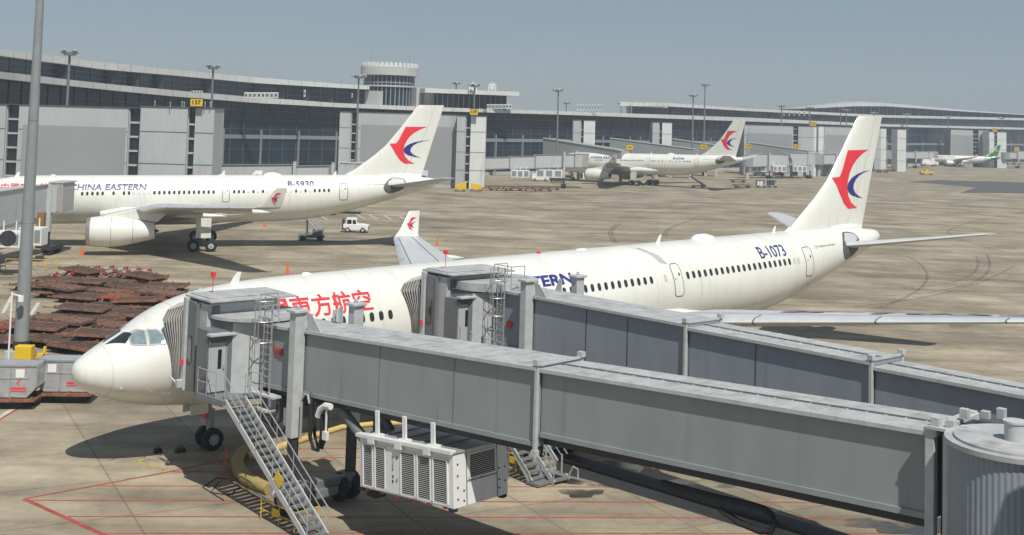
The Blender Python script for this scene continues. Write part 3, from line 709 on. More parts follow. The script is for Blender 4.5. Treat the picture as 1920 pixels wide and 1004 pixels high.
def tunnel(name,M_,x0,x1,y0,y1,zb0,zt0,k,t,clad,seams,ribs,collar=True,longlines=0):
    """box tunnel, sloping by k per metre along x"""
    m=MB(M_)
    def z(x,b): return (zb0 if b else zt0)+k*x
    P=[(x0,y0,z(x0,1)),(x1,y0,z(x1,1)),(x1,y1,z(x1,1)),(x0,y1,z(x0,1)),(x0,y0,z(x0,0)),(x1,y0,z(x1,0)),(x1,y1,z(x1,0)),(x0,y1,z(x0,0))]
    m.hexa(P); body=m.build('tunnel_section',clad,t)
    m=MB(M_)   # edge rails
    for y,s in ((y0,-1),(y1,1)):
        m.beam((x0,y+s*.03,z(x0,1)+.09),(x1,y+s*.03,z(x1,1)+.09),.07,.16); m.beam((x0,y+s*.03,z(x0,0)-.07),(x1,y+s*.03,z(x1,0)-.07),.07,.13)
    m.build('edge_rail',clad,body)
    m=MB(M_)
    for x in seams:
        m.beam((x,y0-.006,z(x,1)+.16),(x,y0-.006,z(x,0)-.14),.03,.02)
    if seams: m.build('panel_seam',M['mid'] if clad is M['bridge'] else M['dark'],body)
    m=MB(M_)
    m.hexa([(x0,y0-.10,z(x0,0)),(x1,y0-.10,z(x1,0)),(x1,y1+.10,z(x1,0)),(x0,y1+.10,z(x0,0)),(x0,y0-.10,z(x0,0)+.05),(x1,y0-.10,z(x1,0)+.05),(x1,y1+.10,z(x1,0)+.05),(x0,y1+.10,z(x0,0)+.05)])
    x=x0+ribs*.5
    while x<x1: m.beam((x,y0-.1,z(x,0)+.06),(x,y1+.1,z(x,0)+.06),.035,.03); x+=ribs
    for j in range(longlines):
        y=y0+(y1-y0)*(j+1)/(longlines+1); pass
    rsh=m.build('roof_sheet',M['roof'],body)
    m=MB(M_)
    for j in range(longlines):
        y=y0+(y1-y0)*(j+1)/(longlines+1); m.beam((x0,y,z(x0,0)+.08),(x1,y,z(x1,0)+.08),.04,.04)
    join(m,rsh,M['mid'])
    m=MB(M_)
    m.beam((x0,y0-.13,z(x0,0)-.01),(x1,y0-.13,z(x1,0)-.01),.07,.12); m.beam((x0,y1+.13,z(x0,0)-.01),(x1,y1+.13,z(x1,0)-.01),.07,.12); m.build('gutter',M['trim'],body)
    m=MB(M_)
    for y in (y0+.25,y1-.25): m.beam((x0,y,z(x0,1)-.13),(x1,y,z(x1,1)-.13),.16,.26)
    x=x0+.6
    while x<x1: m.beam((x,y0+.2,z(x,1)-.08),(x,y1-.2,z(x,1)-.08),.08,.12); x+=1.4
    m.build('floor_beam',M['dark'],body)
    if collar:
        m=MB(M_)
        for y,s in ((y0,-1),(y1,1)):
            m.beam((x1,y+s*.07,z(x1,1)-.12),(x1,y+s*.07,z(x1,0)+.12),.11,.14); m.box((x1,y+s*.07,z(x1,0)+.2),(.22,.22,.18)); m.box((x1,y+s*.07,z(x1,1)-.2),(.2,.2,.2))
        m.beam((x1,y0-.1,z(x1,0)+.10),(x1,y1+.1,z(x1,0)+.10),.08,.08)
        m.build('collar_frame',M['trim'],body)
    return body
def cab(t,xd,clad,zf,zt,door_a,pan_a,end_a,rz=0,roof_q=(1.0,4.6)):
    """cab in the airliner's own axes: a along the hull, q out from the skin"""
    o=NOSE+AFT*xd+PORT*2.82
    F=Matrix(((AFT.x,PORT.x,0,o.x),(AFT.y,PORT.y,0,o.y),(0,0,1,0),(0,0,0,1)))
    aL,aR=-1.75,1.75
    # bellows: pleated frames from cab face to the skin, left side, roof and right side
    m=MB(F); md=MB(F); n=9
    qs=[]
    for i in range(n+1):
        k=i/n; qs.append(k)
    def prof(k,e=0):   # closed-ish arch at fraction k from hull (0) to cab frame (1)
        P=[]
        for a,z in ((aL,zf-.15),(aL,zf+1.2),(aL,zt-.75),(aL+.25,zt-.25),(aL+.7,zt-.02),(0,zt+.03),(aR-.7,zt-.02),(aR-.25,zt-.25),(aR,zt-.75),(aR,zf+1.2),(aR,zf-.15)):
            zz=z-4.93-(xd+a)*.0192
            hw=hull_world(max(.5,xd+a*.96),max(-2.2,min(2.05,zz)),.04); hv=F.inverted()@hw
            z_h=min(z,hv.z+.0) if z>hv.z+.4 else z
            A=Vector((a*(.84+.26*max(0,min(1,(z-zf)/3.2))),max(-1.05,hv.y+.03),z-.12-.5*max(0,min(1,(z-zf-1.5)/1.6)))); B=Vector((a,1.15,z))
            p=A.lerp(B,k); s=1+e; P.append(Vector((p.x*s,p.y,zf+(p.z-zf)*(1+e*.4) if p.z>zf else p.z)))
        return P
    rg=[]
    for i in range(n):
        k0=i/n;k1=(i+.5)/n
        rg.append(prof(k0,-.035)); rg.append(prof(k1,.02))
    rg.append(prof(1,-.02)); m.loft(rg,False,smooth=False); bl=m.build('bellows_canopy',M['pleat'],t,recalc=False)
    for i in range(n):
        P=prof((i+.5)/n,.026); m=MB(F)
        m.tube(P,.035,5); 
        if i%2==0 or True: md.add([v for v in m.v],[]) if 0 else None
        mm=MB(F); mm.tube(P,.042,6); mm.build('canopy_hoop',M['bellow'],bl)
    # cab box
    m=MB(F)
    m.b2((aL+.05,1.2,zf-.35),(aR-.05,3.0,zt-.05)); cb=m.build('cab',M['trim'],t)
    # front frame posts
    m=MB(F)
    m.b2((aL-.18,1.12,zf-.4),(aL+.12,1.42,zt+.05)); m.b2((aR-.12,1.12,zf-.4),(aR+.18,1.42,zt+.05)); m.b2((aL-.1,1.1,zt-.1),(aR+.1,1.45,zt+.08)); m.build('front_frame',M['trim'],cb,bevel=.03)
    m=MB(F); m.b2((aL-.1,1.5,zf-.3),(aL+.1,2.1,zt-.05)); m.b2((aL-.12,2.16,zf-.3),(aL+.1,2.34,zt-.1)); m.build('side_panel',M['mid'],cb,bevel=.02)
    m=MB(F); m.b2((aL-.135,1.62,zf+.9),(aL-.1,1.98,zf+2.0)); m.build('side_window',M['glass'],cb)
    m=MB(F); m.box((aL-.3,1.3,zf-.1),(.25,.25,.35)); m.beam((aL-.2,1.25,zf-.3),(aL-.2,.1,zf+.0),.09); m.build('levelling_arm',M['trim'],cb,bevel=.03)
    m=MB(F); m.cyl((aL-.24,1.35,zf+.72),(aL-.24,1.35,zf+.95),.09,.07,10); m.build('alarm_lamp',M['red'],cb)
    # cab roof, flat, two levels
    m=MB(F); m.b2((aL-.05,1.0,zt+.06),(aR+.55,3.5,zt+.16)); m.b2((aL+.2,1.0,zt+.16),(aR+.4,2.9,zt+.21)); m.build('cab_roof',M['roof'],cb,bevel=.03)
    m=MB(F); m.cyl((aL+.9,1.7,zt+.3),(aL+.9,1.7,zt+.95),.018,n=6); m.box((aL+.9,1.7,zt+1.03),(.17,.17,.2)); m.build('beacon',M['red'],cb)
    # curved recess column between frame and rotunda
    m=MB(F); m.cyl((aL+.45,2.75,zf-.3),(aL+.45,2.75,zt-.15),.32,n=20); m.build('curtain_drum',M['mid'],cb)
    # cab rotunda: round body with pale rear panel
    cx,cy=pan_a,3.05; r=1.62
    m=MB(F); m.cyl((cx,cy,zf-.35),(cx,cy,zt-.62),r,n=40); ro=m.build('cab_rotunda',M['mid'],t)
    m=MB(F); lf=.26 if xd>10 else 0; m.cyl((cx+.35+lf*2,cy+.2,zt-.62),(cx+.35+lf*2,cy+.2,zt-.48+lf),r+.42+lf,n=44); m.build('rotunda_roof',M['roof'],ro)
    m=MB(F); m.cyl((cx,cy,zt-.68),(cx,cy,zt-.62),r+.05,n=40); m.build('rotunda_eaves',M['dark'],ro)
    P=[]
    m=MB(F)
    a0,a1=R(84),R(136); ring0=[];ring1=[]
    for i in range(9):
        an=a0+(a1-a0)*i/8; ring0.append((cx+(r+.02)*math.cos(an),cy+(r+.02)*math.sin(an),zf-.3)); ring1.append((cx+(r+.02)*math.cos(an),cy+(r+.02)*math.sin(an),zt-.7))
    m.loft([ring0,ring1],False); m.build('pale_rotunda_panel',M['trim'],ro,recalc=False)
    # service door vestibule, rear left
    d0,d1=door_a; q=3.0+.95
    m=MB(F); m.b2((d0-.12,2.9,zf-.35),(d1+.35,q,zt-1.0)); vs=m.build('service_vestibule',M['mid'],t)
    m=MB(F); m.b2((d0,q+.0,zf),(d1,q+.05,zf+2.05)); dr=m.build('service_door',M['pod'],vs,bevel=.01)
    m=MB(F); m.b2((d0+.33,q+.052,zf+.95),(d0+.50,q+.06,zf+1.75)); m.build('door_window',M['glass'],dr)
    m=MB(F); m.b2((d1-.14,q+.05,zf+.95),(d1-.08,q+.12,zf+1.12)); m.build('door_handle',M['galv'],dr)
    m=MB(F); m.b2((d0-.2,q-.02,zf+2.35),(d1+.35,q+.38,zf+2.45)); m.build('door_awning',M['trim'],vs,bevel=.015)
    m=MB(F); m.beam((d0-.05,q+.03,zf),(d0-.05,q+.03,zf+2.12),.06); m.beam((d1+.05,q+.03,zf),(d1+.05,q+.03,zf+2.12),.06); m.build('door_frame',M['trim'],vs)
    m=MB(F); m.box((d1+.22,q+.06,zf+1.3),(.14,.1,.28)); m.build('call_box',M['dark'],vs)
    return F,zf,q
def ladder(t,M_,x,y,z0,z1,zc):
    """caged roof ladder; rails at y, cage toward the viewer"""
    m=MB(M_)
    for dx in (-.26,.26): m.beam((x+dx,y,z0),(x+dx,y,z1),.055)
    z=z0+.3
    while z<z1: m.cyl((x-.26,y,z),(x+.26,y,z),.016,n=6); z+=.3
    ld_=m.build('roof_ladder',M['galv'],t)
    m=MB(M_)
    z=zc
    hoops=[]
    while z<=z1+.05:
        P=[(x+.36*math.cos(PI+PI*i/8)*1.0,y-.02-.62*math.sin(PI*i/8),z) for i in range(9)]; m.tube(P,.02,5); z+=.85
    for i in (1,3,4,5,7): 
        q=(x+.36*math.cos(PI+PI*i/8),y-.02-.62*math.sin(PI*i/8)); m.cyl((q[0],q[1],zc),(q[0],q[1],z1),.014,n=5)
    m.build('ladder_cage',M['galv'],ld_)
    m=MB(M_)  # guard frame at roof
    for a,b in (((x-.5,y-.05),(x+.8,y-.05)),((x+.8,y-.05),(x+.8,y+.8)),((x-.5,y-.05),(x-.5,y+.8))):
        rail(m,[(a[0],a[1],z1-.95),(b[0],b[1],z1-.95)],1.05,.024)
    m.build('roof_guard_rail',M['galv'],ld_)
def stairs(t,M_,a,b,wd,n,hand=True):
    """a top centre, b bottom centre"""
    a=Vector(a);b=Vector(b); d=(b-a); h=Vector((d.x,d.y,0)).normalized(); s=Vector((-h.y,h.x,0))
    m=MB(M_)
    for sg in (-1,1):
        m.beam(a+s*sg*wd/2,b+s*sg*wd/2,.055,.24)
    st_=m.build('stair_stringer',M['trim'],t)
    for i in range(n):
        p=a+d*((i+.6)/n); m=MB(M_); an=math.atan2(h.y,h.x); m.box(p,(.27,wd-.06,.035),rz=an); m.box(p+h*.13+Vector((0,0,-.02)),(.02,wd-.06,.07),rz=an); m.build('tread',M['mid'],st_)
    if hand:
        for sg in (-1,1):
            m=MB(M_); q=s*sg*(wd/2+.02)
            m.tube([a+q+Vector((0,0,1.0)),b+q+Vector((0,0,1.0)),b+q+Vector((0,0,.1))],.024,6); m.tube([a+q+Vector((0,0,.55)),b+q+Vector((0,0,.55))],.018,6)
            for i in range(6):
                p=a+d*(i/5)+q; m.cyl(p,p+Vector((0,0,1)),.02,n=6)
            m.build('handrail',M['galv'],st_)
    return st_
def column(t,M_,x,y,zb,zt,wd=.42,dp=.5,clad=None):
    m=MB(M_); m.b2((x-wd/2,y-dp/2,zb),(x+wd/2,y+dp/2,zt-.12)); c=m.build('lift_column',clad or M['trim'],t,bevel=.02)
    m=MB(M_); m.b2((x-wd/2-.1,y-dp/2-.1,zt-.12),(x+wd/2+.1,y+dp/2+.1,zt)); m.cyl((x,y,zt),(x,y,zt+.16),.07,n=10); m.build('column_cap',M['trim'],c,bevel=.02)
    m=MB(M_); m.b2((x-wd/2+.07,y-dp/2+.07,.75),(x+wd/2-.07,y+dp/2-.07,zb+.02)); m.build('inner_leg',M['dark'],c)
    return c
def bogie(t,M_,x,y0,y1):
    m=MB(M_)
    m.b2((x-.35,y0-.25,.75),(x+.35,y1+.25,1.1)); m.b2((x-.55,(y0+y1)/2-.55,.45),(x+.55,(y0+y1)/2+.55,.8)); m.box((x-.1,y0-.1,.5),(.3,.4,.5)); bg_=m.build('bogie_frame',M['mid'],t,bevel=.03)
    for yc in (y0+.05,y1-.05):
        for dy in (-.33,.33):
            m=MB(M_); m.lathe([(-.2,.28),(-.2,.48),(-.12,.56),(.12,.56),(.2,.48),(.2,.28)],26,'y',(x+.0,yc+dy,.56)); wh=m.build('wheel',M['tyre'],bg_)
            m=MB(M_); m.lathe([(-.21,.27),(-.12,.2),(-.2,.1),(-.2,0)],18,'y',(x,yc+dy,.56)); m.build('rim',M['hub'],wh)
    m=MB(M_); m.b2((x+.35,y0-1.0,.85),(x+1.55,y0-.5,1.42)); mt_=m.build('drive_motor',M['trim'],bg_,bevel=.08)
    m=MB(M_); m.b2((x-.08,y0-1.02,.83),(x+.32,y0-.48,1.45)); m.build('motor_cover',M['acw'],mt_,bevel=.1)
    m=MB(M_)
    rail(m,[(x-.1,y0-1.35,.05),(x+1.1,y0-1.35,.05),(x+2.1,y0-1.35,.05),(x+2.1,y0-.2,.05)],.72,.022); m.build('safety_rail',M['yellow'],bg_)
    m=MB(M_); m.box((x+.9,y0-1.38,.5),(.45,.02,.3)); m.build('warning_plate',M['yellow'],bg_)
def bridge(label,name,S,xd,L,k,zb,zt,wA,secs,clad,xdoor,zf,zct,door_a,pan_a,detail=True,seamsA=(),seamsB=()):
    o=Vector((S[0],S[1],0)); M_=frame(o,xd); t=thing(name,label,'jet bridge',M_,'grey jet bridges docked to the foreground airliner')
    for i,(x0,x1,dy,db,dt,ss,cl,ll) in enumerate(secs):
        tunnel('t',M_,x0,x1,dy,wA-dy,zb+db,zt+dt,k,t,clad,ss,.62 if i==0 else .58,cl,ll)
    F,_,q=cab(t,xdoor,clad,zf,zct,door_a,pan_a,0)
    return t,M_,F,q
# near bridge
B1S=Vector((-7.8,49.44)); B1D=(.727,-.687)
B1,MB1,F1,q1=bridge('near grey jet bridge from the airliner nose to the round drum at lower right','jet_bridge',B1S,B1D,26,.0424,4.66,7.26,2.15,
  [(-3.7,12.25,0,0,0,[-3.1,4.1,8.2],True,0),(12.3,25.9,.13,.31,-.06,[],False,1)],M['bridge'],5.2,4.33,7.88,(-1.95,-1.25),.1)
column(B1,MB1,-.72,-.33,3.0,8.12); column(B1,MB1,-.72,2.72,3.0,8.12)
m=MB(MB1); m.prism([(-.35,7.32),(.55,7.32),(-.1,7.95),(-.5,8.0)],-.10,-.06); m.build('column_bracket',M['trim'],B1); m=MB(MB1); m.prism([(-1.5,7.32),(-.9,7.32),(-.9,8.0),(-1.1,7.95)],2.12,2.16)
for dx in (.1,.3): m.b2((-1.5+dx,2.0,7.32),(-1.45+dx,2.3,7.8))
m.build('column_bracket',M['trim'],B1)
bogie(B1,MB1,-.72,-.33,2.5)
LM=MB1
m=MB(LM); m.b2((-5.1,-2.15,4.18),(-3.1,.05,4.26)); m.beam((-5.1,-2.15,4.1),(-3.1,-2.15,4.1),.08,.16); m.beam((-5.1,.0,4.1),(-5.1,-2.15,4.1),.08,.16); m.beam((-4.1,0,4.05),(-4.1,-2.1,4.05),.1,.14)
ldg=m.build('landing_platform',M['mid'],B1)
m=MB(LM); rail(m,[(-3.7,-2.12,4.26),(-4.4,-2.12,4.26),(-5.08,-2.12,4.26),(-5.3,-1.5,4.26),(-5.3,-.6,4.26)],1.05,.024); m.build('landing_rail',M['galv'],ldg)
m=MB(LM); rail(m,[(-2.3,-.9,4.3),(-3.05,-.9,4.26)],1.05,.024); m.tube([(-3.05,-.9,5.31),(-3.2,-.9,5.1),(-3.2,-.9,4.6),(-3.05,-.9,4.35)],.024,6); m.build('landing_rail',M['galv'],ldg)
stairs(B1,LM,(-3.2,-1.52,4.22),(2.62,-1.52,.1),.95,20)
m=MB(LM); m.box((.72,-2.02,1.95),(.5,.02,.42),ry=R(35)); m.build('warning_plate',M['yellow'],B1)
ladder(B1,LM,-2.72,-.35,4.5,8.35,6.55)
m=MB(LM); m.b2((-3.6,-.5,4.28),(-2.0,-.02,4.36)); m.b2((-3.5,-.6,3.7),(-2.3,-.1,3.78)); m.build('ladder_platform',M['trim'],B1)
m=MB(LM); m.b2((-2.62,-.06,6.0),(-2.1,-.02,6.28)); rb=m.build('red_sign_plate',M['red'],B1); m=MB(LM); m.b2((-2.53,-.075,6.07),(-2.19,-.061,6.21)); m.build('sign_panel',M['rust2'],rb)
# equipment slung beneath the near tunnel, beside the aircraft
m=MB(LM); m.b2((-3.6,.1,3.3),(-2.3,2.0,4.2)); m.b2((-2.0,.3,3.5),(-1.3,1.8,4.3)); m.build('equipment_box',M['mid'],B1,bevel=.03)
m=MB(LM); m.b2((-1.75,-.1,3.25),(-1.55,.15,3.95)); m.b2((-2.7,-.2,3.55),(-2.5,.05,4.25)); m.b2((-1.2,.0,3.2),(-1.05,.15,4.4)); m.build('cable_bracket',M['acw'],B1)
m=MB(LM); m.tube([(-3.6,.2,3.9),(-3.2,-.1,3.2),(-2.6,.0,3.0),(-2.0,.1,3.4),(-1.4,.1,3.9)],.035,6); m.tube([(-3.3,.4,3.8),(-2.9,.2,2.9),(-2.2,.2,2.8),(-1.6,.3,3.6)],.03,6); m.build('hanging_cable',M['tyre'],B1)
# cable loops by the column
m=MB(LM)
P=[(-.25,-.12,4.35),(-.05,-.2,4.75),(.2,-.2,4.6),(.22,-.2,3.2),(.45,-.2,2.75),(.75,-.2,2.75),(.95,-.2,3.2),(.98,-.2,4.2)]
m.tube(P,.085,8); m.tube([(p[0]+.02,p[1]+.2,p[2]+.06) for p in P],.07,8); m.build('cable_loop',M['tyre'],B1)
m=MB(LM); m.tube([(-.28,-.3,3.0),(-.28,-.3,4.5),(-.12,-.3,4.82),(.1,-.3,4.82),(.22,-.3,4.5)],.05,8); m.build('cable_guide',M['galv'],B1)
m=MB(LM); m.tube([(.8,-.3,4.1),(.95,-.3,4.42),(1.25,-.3,4.6),(1.6,-.3,4.62)],.13,8); m.b2((1.35,-.36,3.5),(1.41,-.3,4.5)); m.b2((1.24,-.4,3.3),(1.5,-.26,3.62)); m.build('cable_arm',M['acw'],B1)
m=MB(LM); m.cyl((1.4,.35,4.45),(3.75,.2,3.2),.2,n=14); m.cyl((2.9,1.1,4.5),(4.1,1.0,3.6),.17,n=14); m.build('diagonal_strut',M['mid'],B1)
m=MB(LM); m.b2((1.6,1.9,.9),(1.95,2.25,4.6)); m.b2((1.5,1.8,.75),(2.05,2.35,1.1)); m.build('support_leg',M['dark'],B1)
# cable tray and cable under the second section
m=MB(LM); m.beam((12.4,1.25,4.62),(27.4,1.25,4.45),.6,.22); m.build('cable_tray',M['dark'],B1); m=MB(LM); m.beam((12.4,.90,4.44),(27.4,.90,4.26),.06,.3); m.build('tray_side',M['mid'],B1)
m=MB(LM); P=[(17.0,.6,4.95),(19.0,.5,5.0),(20.2,.5,5.05)]+[(20.6+.5*math.cos(a),.5,4.72+.34*math.sin(a)) for a in (1.4,.7,0,-.8,-1.6)]+[(19.9,.5,4.45),(19.2,.5,4.7)]
m.tube(P,.10,8); m.build('cable_loop',M['tyre'],B1)
# drop legs at the joint
m=MB(LM); m.cyl((12.6,.1,5.15),(12.6,.1,4.45),.03,n=6); m.cyl((13.3,.1,5.15),(13.3,.1,4.45),.03,n=6); m.beam((12.4,.1,4.45),(14.6,.1,4.52),.05); m.tube([(13.6,.1,4.5),(13.8,.1,4.85),(14.0,.1,4.8),(14.0,.1,4.5)],.03,6); m.build('service_frame',M['galv'],B1)
# rotunda
rc=Vector((12.55,29.75)); MR=Matrix.Translation((rc.x,rc.y,0)); rr=1.62
m=MB(MR); n_=144; P0=[];P1=[]
for i in range(n_):
    r2=rr+(.018 if i%2 else 0); a=2*PI*i/n_; P0.append((r2*math.cos(a),r2*math.sin(a),4.9)); P1.append((r2*math.cos(a),r2*math.sin(a),8.5))
m.loft([P0,P1],True,True,smooth=False); rt=m.build('corrugated_drum',M['bridgeb'],B1)
m=MB(MR); m.cyl((0,0,8.5),(0,0,8.62),rr+.12,n=56); m.cyl((0,0,8.62),(0,0,8.68),rr-.1,n=56); m.build('drum_roof',M['roof'],rt)
m=MB(MR); m.cyl((-.15,-.1,8.68),(-.15,-.1,9.1),.26,n=24); m.cyl((-.15,-.1,9.1),(-.15,-.1,9.15),.29,n=24); m.build('roof_vent',M['trim'],rt)
m=MB(MR); m.cyl((0,0,0),(0,0,4.9),.5,n=28); m.cyl((0,0,4.2),(0,0,4.9),.8,rr-.1,n=36); m.build('drum_pedestal',M['mid'],rt)
# entry portal between tunnel and drum
m=MB(LM)
m.b2((25.9,-.32,5.45),(26.15,-.08,8.55)); m.b2((25.9,2.2,5.45),(26.15,2.44,8.55)); m.b2((25.85,-.3,8.3),(26.2,2.45,8.5)); m.build('portal_frame',M['trim'],B1,bevel=.02)
m=MB(LM); m.cyl((26.5,-.18,5.2),(26.5,-.18,8.42),.17,n=18); m.build('curtain_roller',M['trim'],B1)
m=MB(LM); m.cyl((26.95,-.15,5.3),(26.95,-.15,8.45),.07,n=12); m.b2((26.15,.1,5.4),(27.6,2.0,8.4)); m.build('portal_wall',M['dark'],B1)
m=MB(LM); m.b2((26.0,-.4,8.5),(27.3,.3,8.57)); m.build('hinge_plate',M['trim'],B1)
for x,y,h in ((26.15,-.2,.22),(26.5,-.1,.2),(26.35,.3,.16),(26.9,-.2,.14),(26.3,1.2,.25),(26.7,1.6,.2),(27.0,1.9,.28)): m=MB(LM); m.box((x,y,8.57+h/2),(.22,.18,h)); m.build('hinge_fitting',M['trim'],B1,bevel=.01)
# wing of the building the picture is taken from, right of the view: it shades the drum
o=Vector((26,2,0)); TWG=thing('terminal_wing','grey terminal wing beyond the right edge, just outside the view','terminal building',Matrix.Translation(o))
m=MB(); m.b2((14.2,-20,0),(38,23.0,14.2)); m.build('wall',M['podp'],TWG)
m=MB(); m.b2((13.4,-20.5,14.2),(38.5,23.8,14.9)); m.build('roof_slab',M['fasc'],TWG)
m=MB(); m.b2((14.1,-18,6),(14.17,22,13)); gw_=m.build('glass_wall',M['fglass'],TWG); m=MB()
for i in range(16): m.b2((14.0,-18+i*2.66,5.9),(14.18,-17.85+i*2.66,13.1))
join(m,gw_,M['mulll'])
# second bridge
B2S=Vector((1.45,57.8)); B2D=(.65,-.76)
B2,MB2,F2,q2=bridge('farther jet bridge at the second door, its blue grey sections behind the near one','jet_bridge',B2S,B2D,26,.006,5.02,7.72,2.1,
  [(-3.6,9.3,0,0,0,[-3.0,3.3,5.9],True,0),(9.35,18.05,.12,.3,-.14,[12.8],True,1),(18.1,28.5,.24,.55,-.32,[],False,1)],M['bridgeb'],18.0,4.95,8.25,(-1.6,-.9),.2)
column(B2,MB2,-.45,-.33,3.2,8.55); column(B2,MB2,-.45,3.0,3.2,8.55)
m=MB(MB2); m.prism([(-.1,7.75),(.75,7.75),(.15,8.35),(-.2,8.4)],-.10,-.06); m.build('column_bracket',M['trim'],B2); m=MB(MB2)
m.prism([(-1.1,7.75),(-.65,7.75),(-.65,8.4),(-.85,8.35)],2.08,2.12); m.build('column_bracket',M['trim'],B2)
bogie(B2,MB2,-.45,-.33,2.45)
m=MB(MB2); m.b2((-5.2,-1.7,4.80),(-3.0,.05,4.88)); l2=m.build('landing_platform',M['mid'],B2)
m=MB(MB2); rail(m,[(-3.8,-1.66,4.88),(-4.5,-1.66,4.88),(-5.15,-1.66,4.88),(-5.3,-1.0,4.88)],1.05,.024); rail(m,[(-2.2,-.8,4.9),(-3.0,-.8,4.88)],1.05,.024); m.build('landing_rail',M['galv'],l2)
stairs(B2,MB2,(-3.0,-1.2,4.85),(3.2,-1.2,.1),.9,20)
ladder(B2,MB2,-2.35,-.35,5.0,8.9,6.6)
m=MB(MB2); m.b2((-2.2,-.06,6.0),(-1.85,-.02,6.3)); m.build('red_sign_plate',M['red'],B2)
m=MB(MB2); m.cyl((29.6,1.05,4.9),(29.6,1.05,8.2),1.7,n=48); r2_=m.build('corrugated_drum',M['bridgeb'],B2); m=MB(MB2); m.cyl((29.6,1.05,8.2),(29.6,1.05,8.32),1.85,n=48); m.build('drum_roof',M['roof'],r2_); m=MB(MB2); m.cyl((29.6,1.05,0),(29.6,1.05,4.9),.5,n=24); m.build('drum_pedestal',M['mid'],r2_)
# ------------------------------------------------------------------ air conditioning unit hung under the near bridge
ACM=LM@Matrix.Translation((3.62,-.35,2.0))@Matrix.Rotation(-.072,4,'Y')
AC=thing('air_conditioning_unit','big white louvred air conditioning unit hanging under the near jet bridge','ventilation unit',ACM)
Lx,Wy,Hz=5.15,2.75,1.9
m=MB(ACM); m.b2((0,0,0),(Lx,Wy,Hz)); casing=m.build('casing',M['acw'],AC,bevel=.02)
m=MB(ACM); m.prism([(-.05,Hz),(Lx+.06,Hz),(Lx+.06,Hz+.05),(-.05,Hz+.05)],-.05,Wy+.05)
for x in (1.0,2.0,3.0,4.0): m.b2((x,0,Hz+.05),(x+.04,Wy,Hz+.09))
m.build('top_cover',M['alu'],AC)
def louvre(x0,x1,z0,z1,M_,n):
    m=MB(M_); m.b2((x0,-.012,z0),(x1,-.004,z1)); g_=m.build('louvre',M['dark'],AC)
    m=MB(M_)
    for i in range(n):
        z=z0+(z1-z0)*(i+.5)/n; m.b2((x0,-.030,z-.006),(x1,-.018,z+.006))
    for x in (x0,x1): m.b2((x-.03,-.055,z0),(x+.03,-.002,z1))
    m.b2((x0,-.055,z1),(x1,-.002,z1+.05)); m.b2((x0,-.055,z0-.05),(x1,-.002,z0)); m.build('louvre_blades',M['acw'],g_)
for x0,x1 in ((.22,.78),(.92,1.5),(2.38,3.15),(3.28,3.98),(4.12,4.86)): louvre(x0,x1,.12,1.62,ACM,22)
m=MB(ACM); m.b2((1.56,-.03,.06),(2.3,-.004,1.72)); dr=m.build('access_door',M['acw'],AC,bevel=.01)
m=MB(ACM)
for z in (.45,.62): m.b2((1.9,-.045,z),(1.97,-.031,z+.09))
for z in (.5,1.3): m.cyl((2.15,-.03,z),(2.2,-.06,z+.12),.02,n=6)
m.build('door_handle',M['dark'],dr)
V,F_=glyphs('空港设备',.01); m=MB(ACM@Matrix.Translation((1.93,-.034,1.12))@Matrix.Rotation(PI/2,4,'X')@Matrix.Rotation(-PI/2,4,'Z')); m.add([((a-.5)*.55,(b-.5)*.1,0) for a,b in V],F_); m.build('door_lettering',M['line'],dr,recalc=False)
SM=ACM@Matrix.Translation((Lx,0,0))@Matrix.Rotation(PI/2,4,'Z')
louvre(.75,2.1,.95,1.75,SM,12)
m=MB(SM)
for x,z in ((.2,.3),(.2,.7),(.2,1.1),(.2,1.5),(.5,.2),(.5,.55),(2.3,.3),(2.3,.6),(2.3,1.0),(2.6,.5),(2.6,1.0),(1.4,.85)): m.b2((x-.03,-.02,z-.03),(x+.03,-.001,z+.03))
m.build('latch',M['dark'],AC)
m=MB(SM); m.b2((.62,-.012,.02),(.66,-.002,1.85)); m.b2((2.18,-.012,.02),(2.22,-.002,1.85)); m.b2((.66,-.012,.82),(2.18,-.002,.86)); m.build('end_panel_seam',M['mid'],AC)
for i in range(6): m=MB(ACM); m.b2((.35+i*.85,-.02,-.05),(.55+i*.85,.1,.01)); m.build('red_reflector',M['redpl'],AC)
for x,y in ((.1,.1),(Lx-.15,.1),(Lx-.15,Wy-.15),(.1,Wy-.15)): m=MB(ACM); m.b2((x-.12,y-.12,-.12),(x+.12,y+.12,-.0)); m.build('corner_foot',M['tyre'],AC)
for x,h in ((.75,.98),(2.3,.94),(3.85,.90)):
    m=MB(ACM); m.b2((x-.05,.18,Hz),(x+.05,.26,Hz+h)); m.b2((x+.09,.18,Hz),(x+.13,.26,Hz+h)); m.b2((x-.2,.12,Hz+.05),(x+.3,.35,Hz+.13)); m.box((x+.05,-.08,Hz-.06),(.36,.14,.26)); m.b2((x-.04,.22,Hz+.2),(x+.12,.24,Hz+h)); m.build('hanger',M['acw'],AC)
m=MB(ACM); m.b2((-.08,-.14,Hz-.02),(Lx+.02,.12,Hz+.10)); m.build('top_rail',M['acw'],AC)
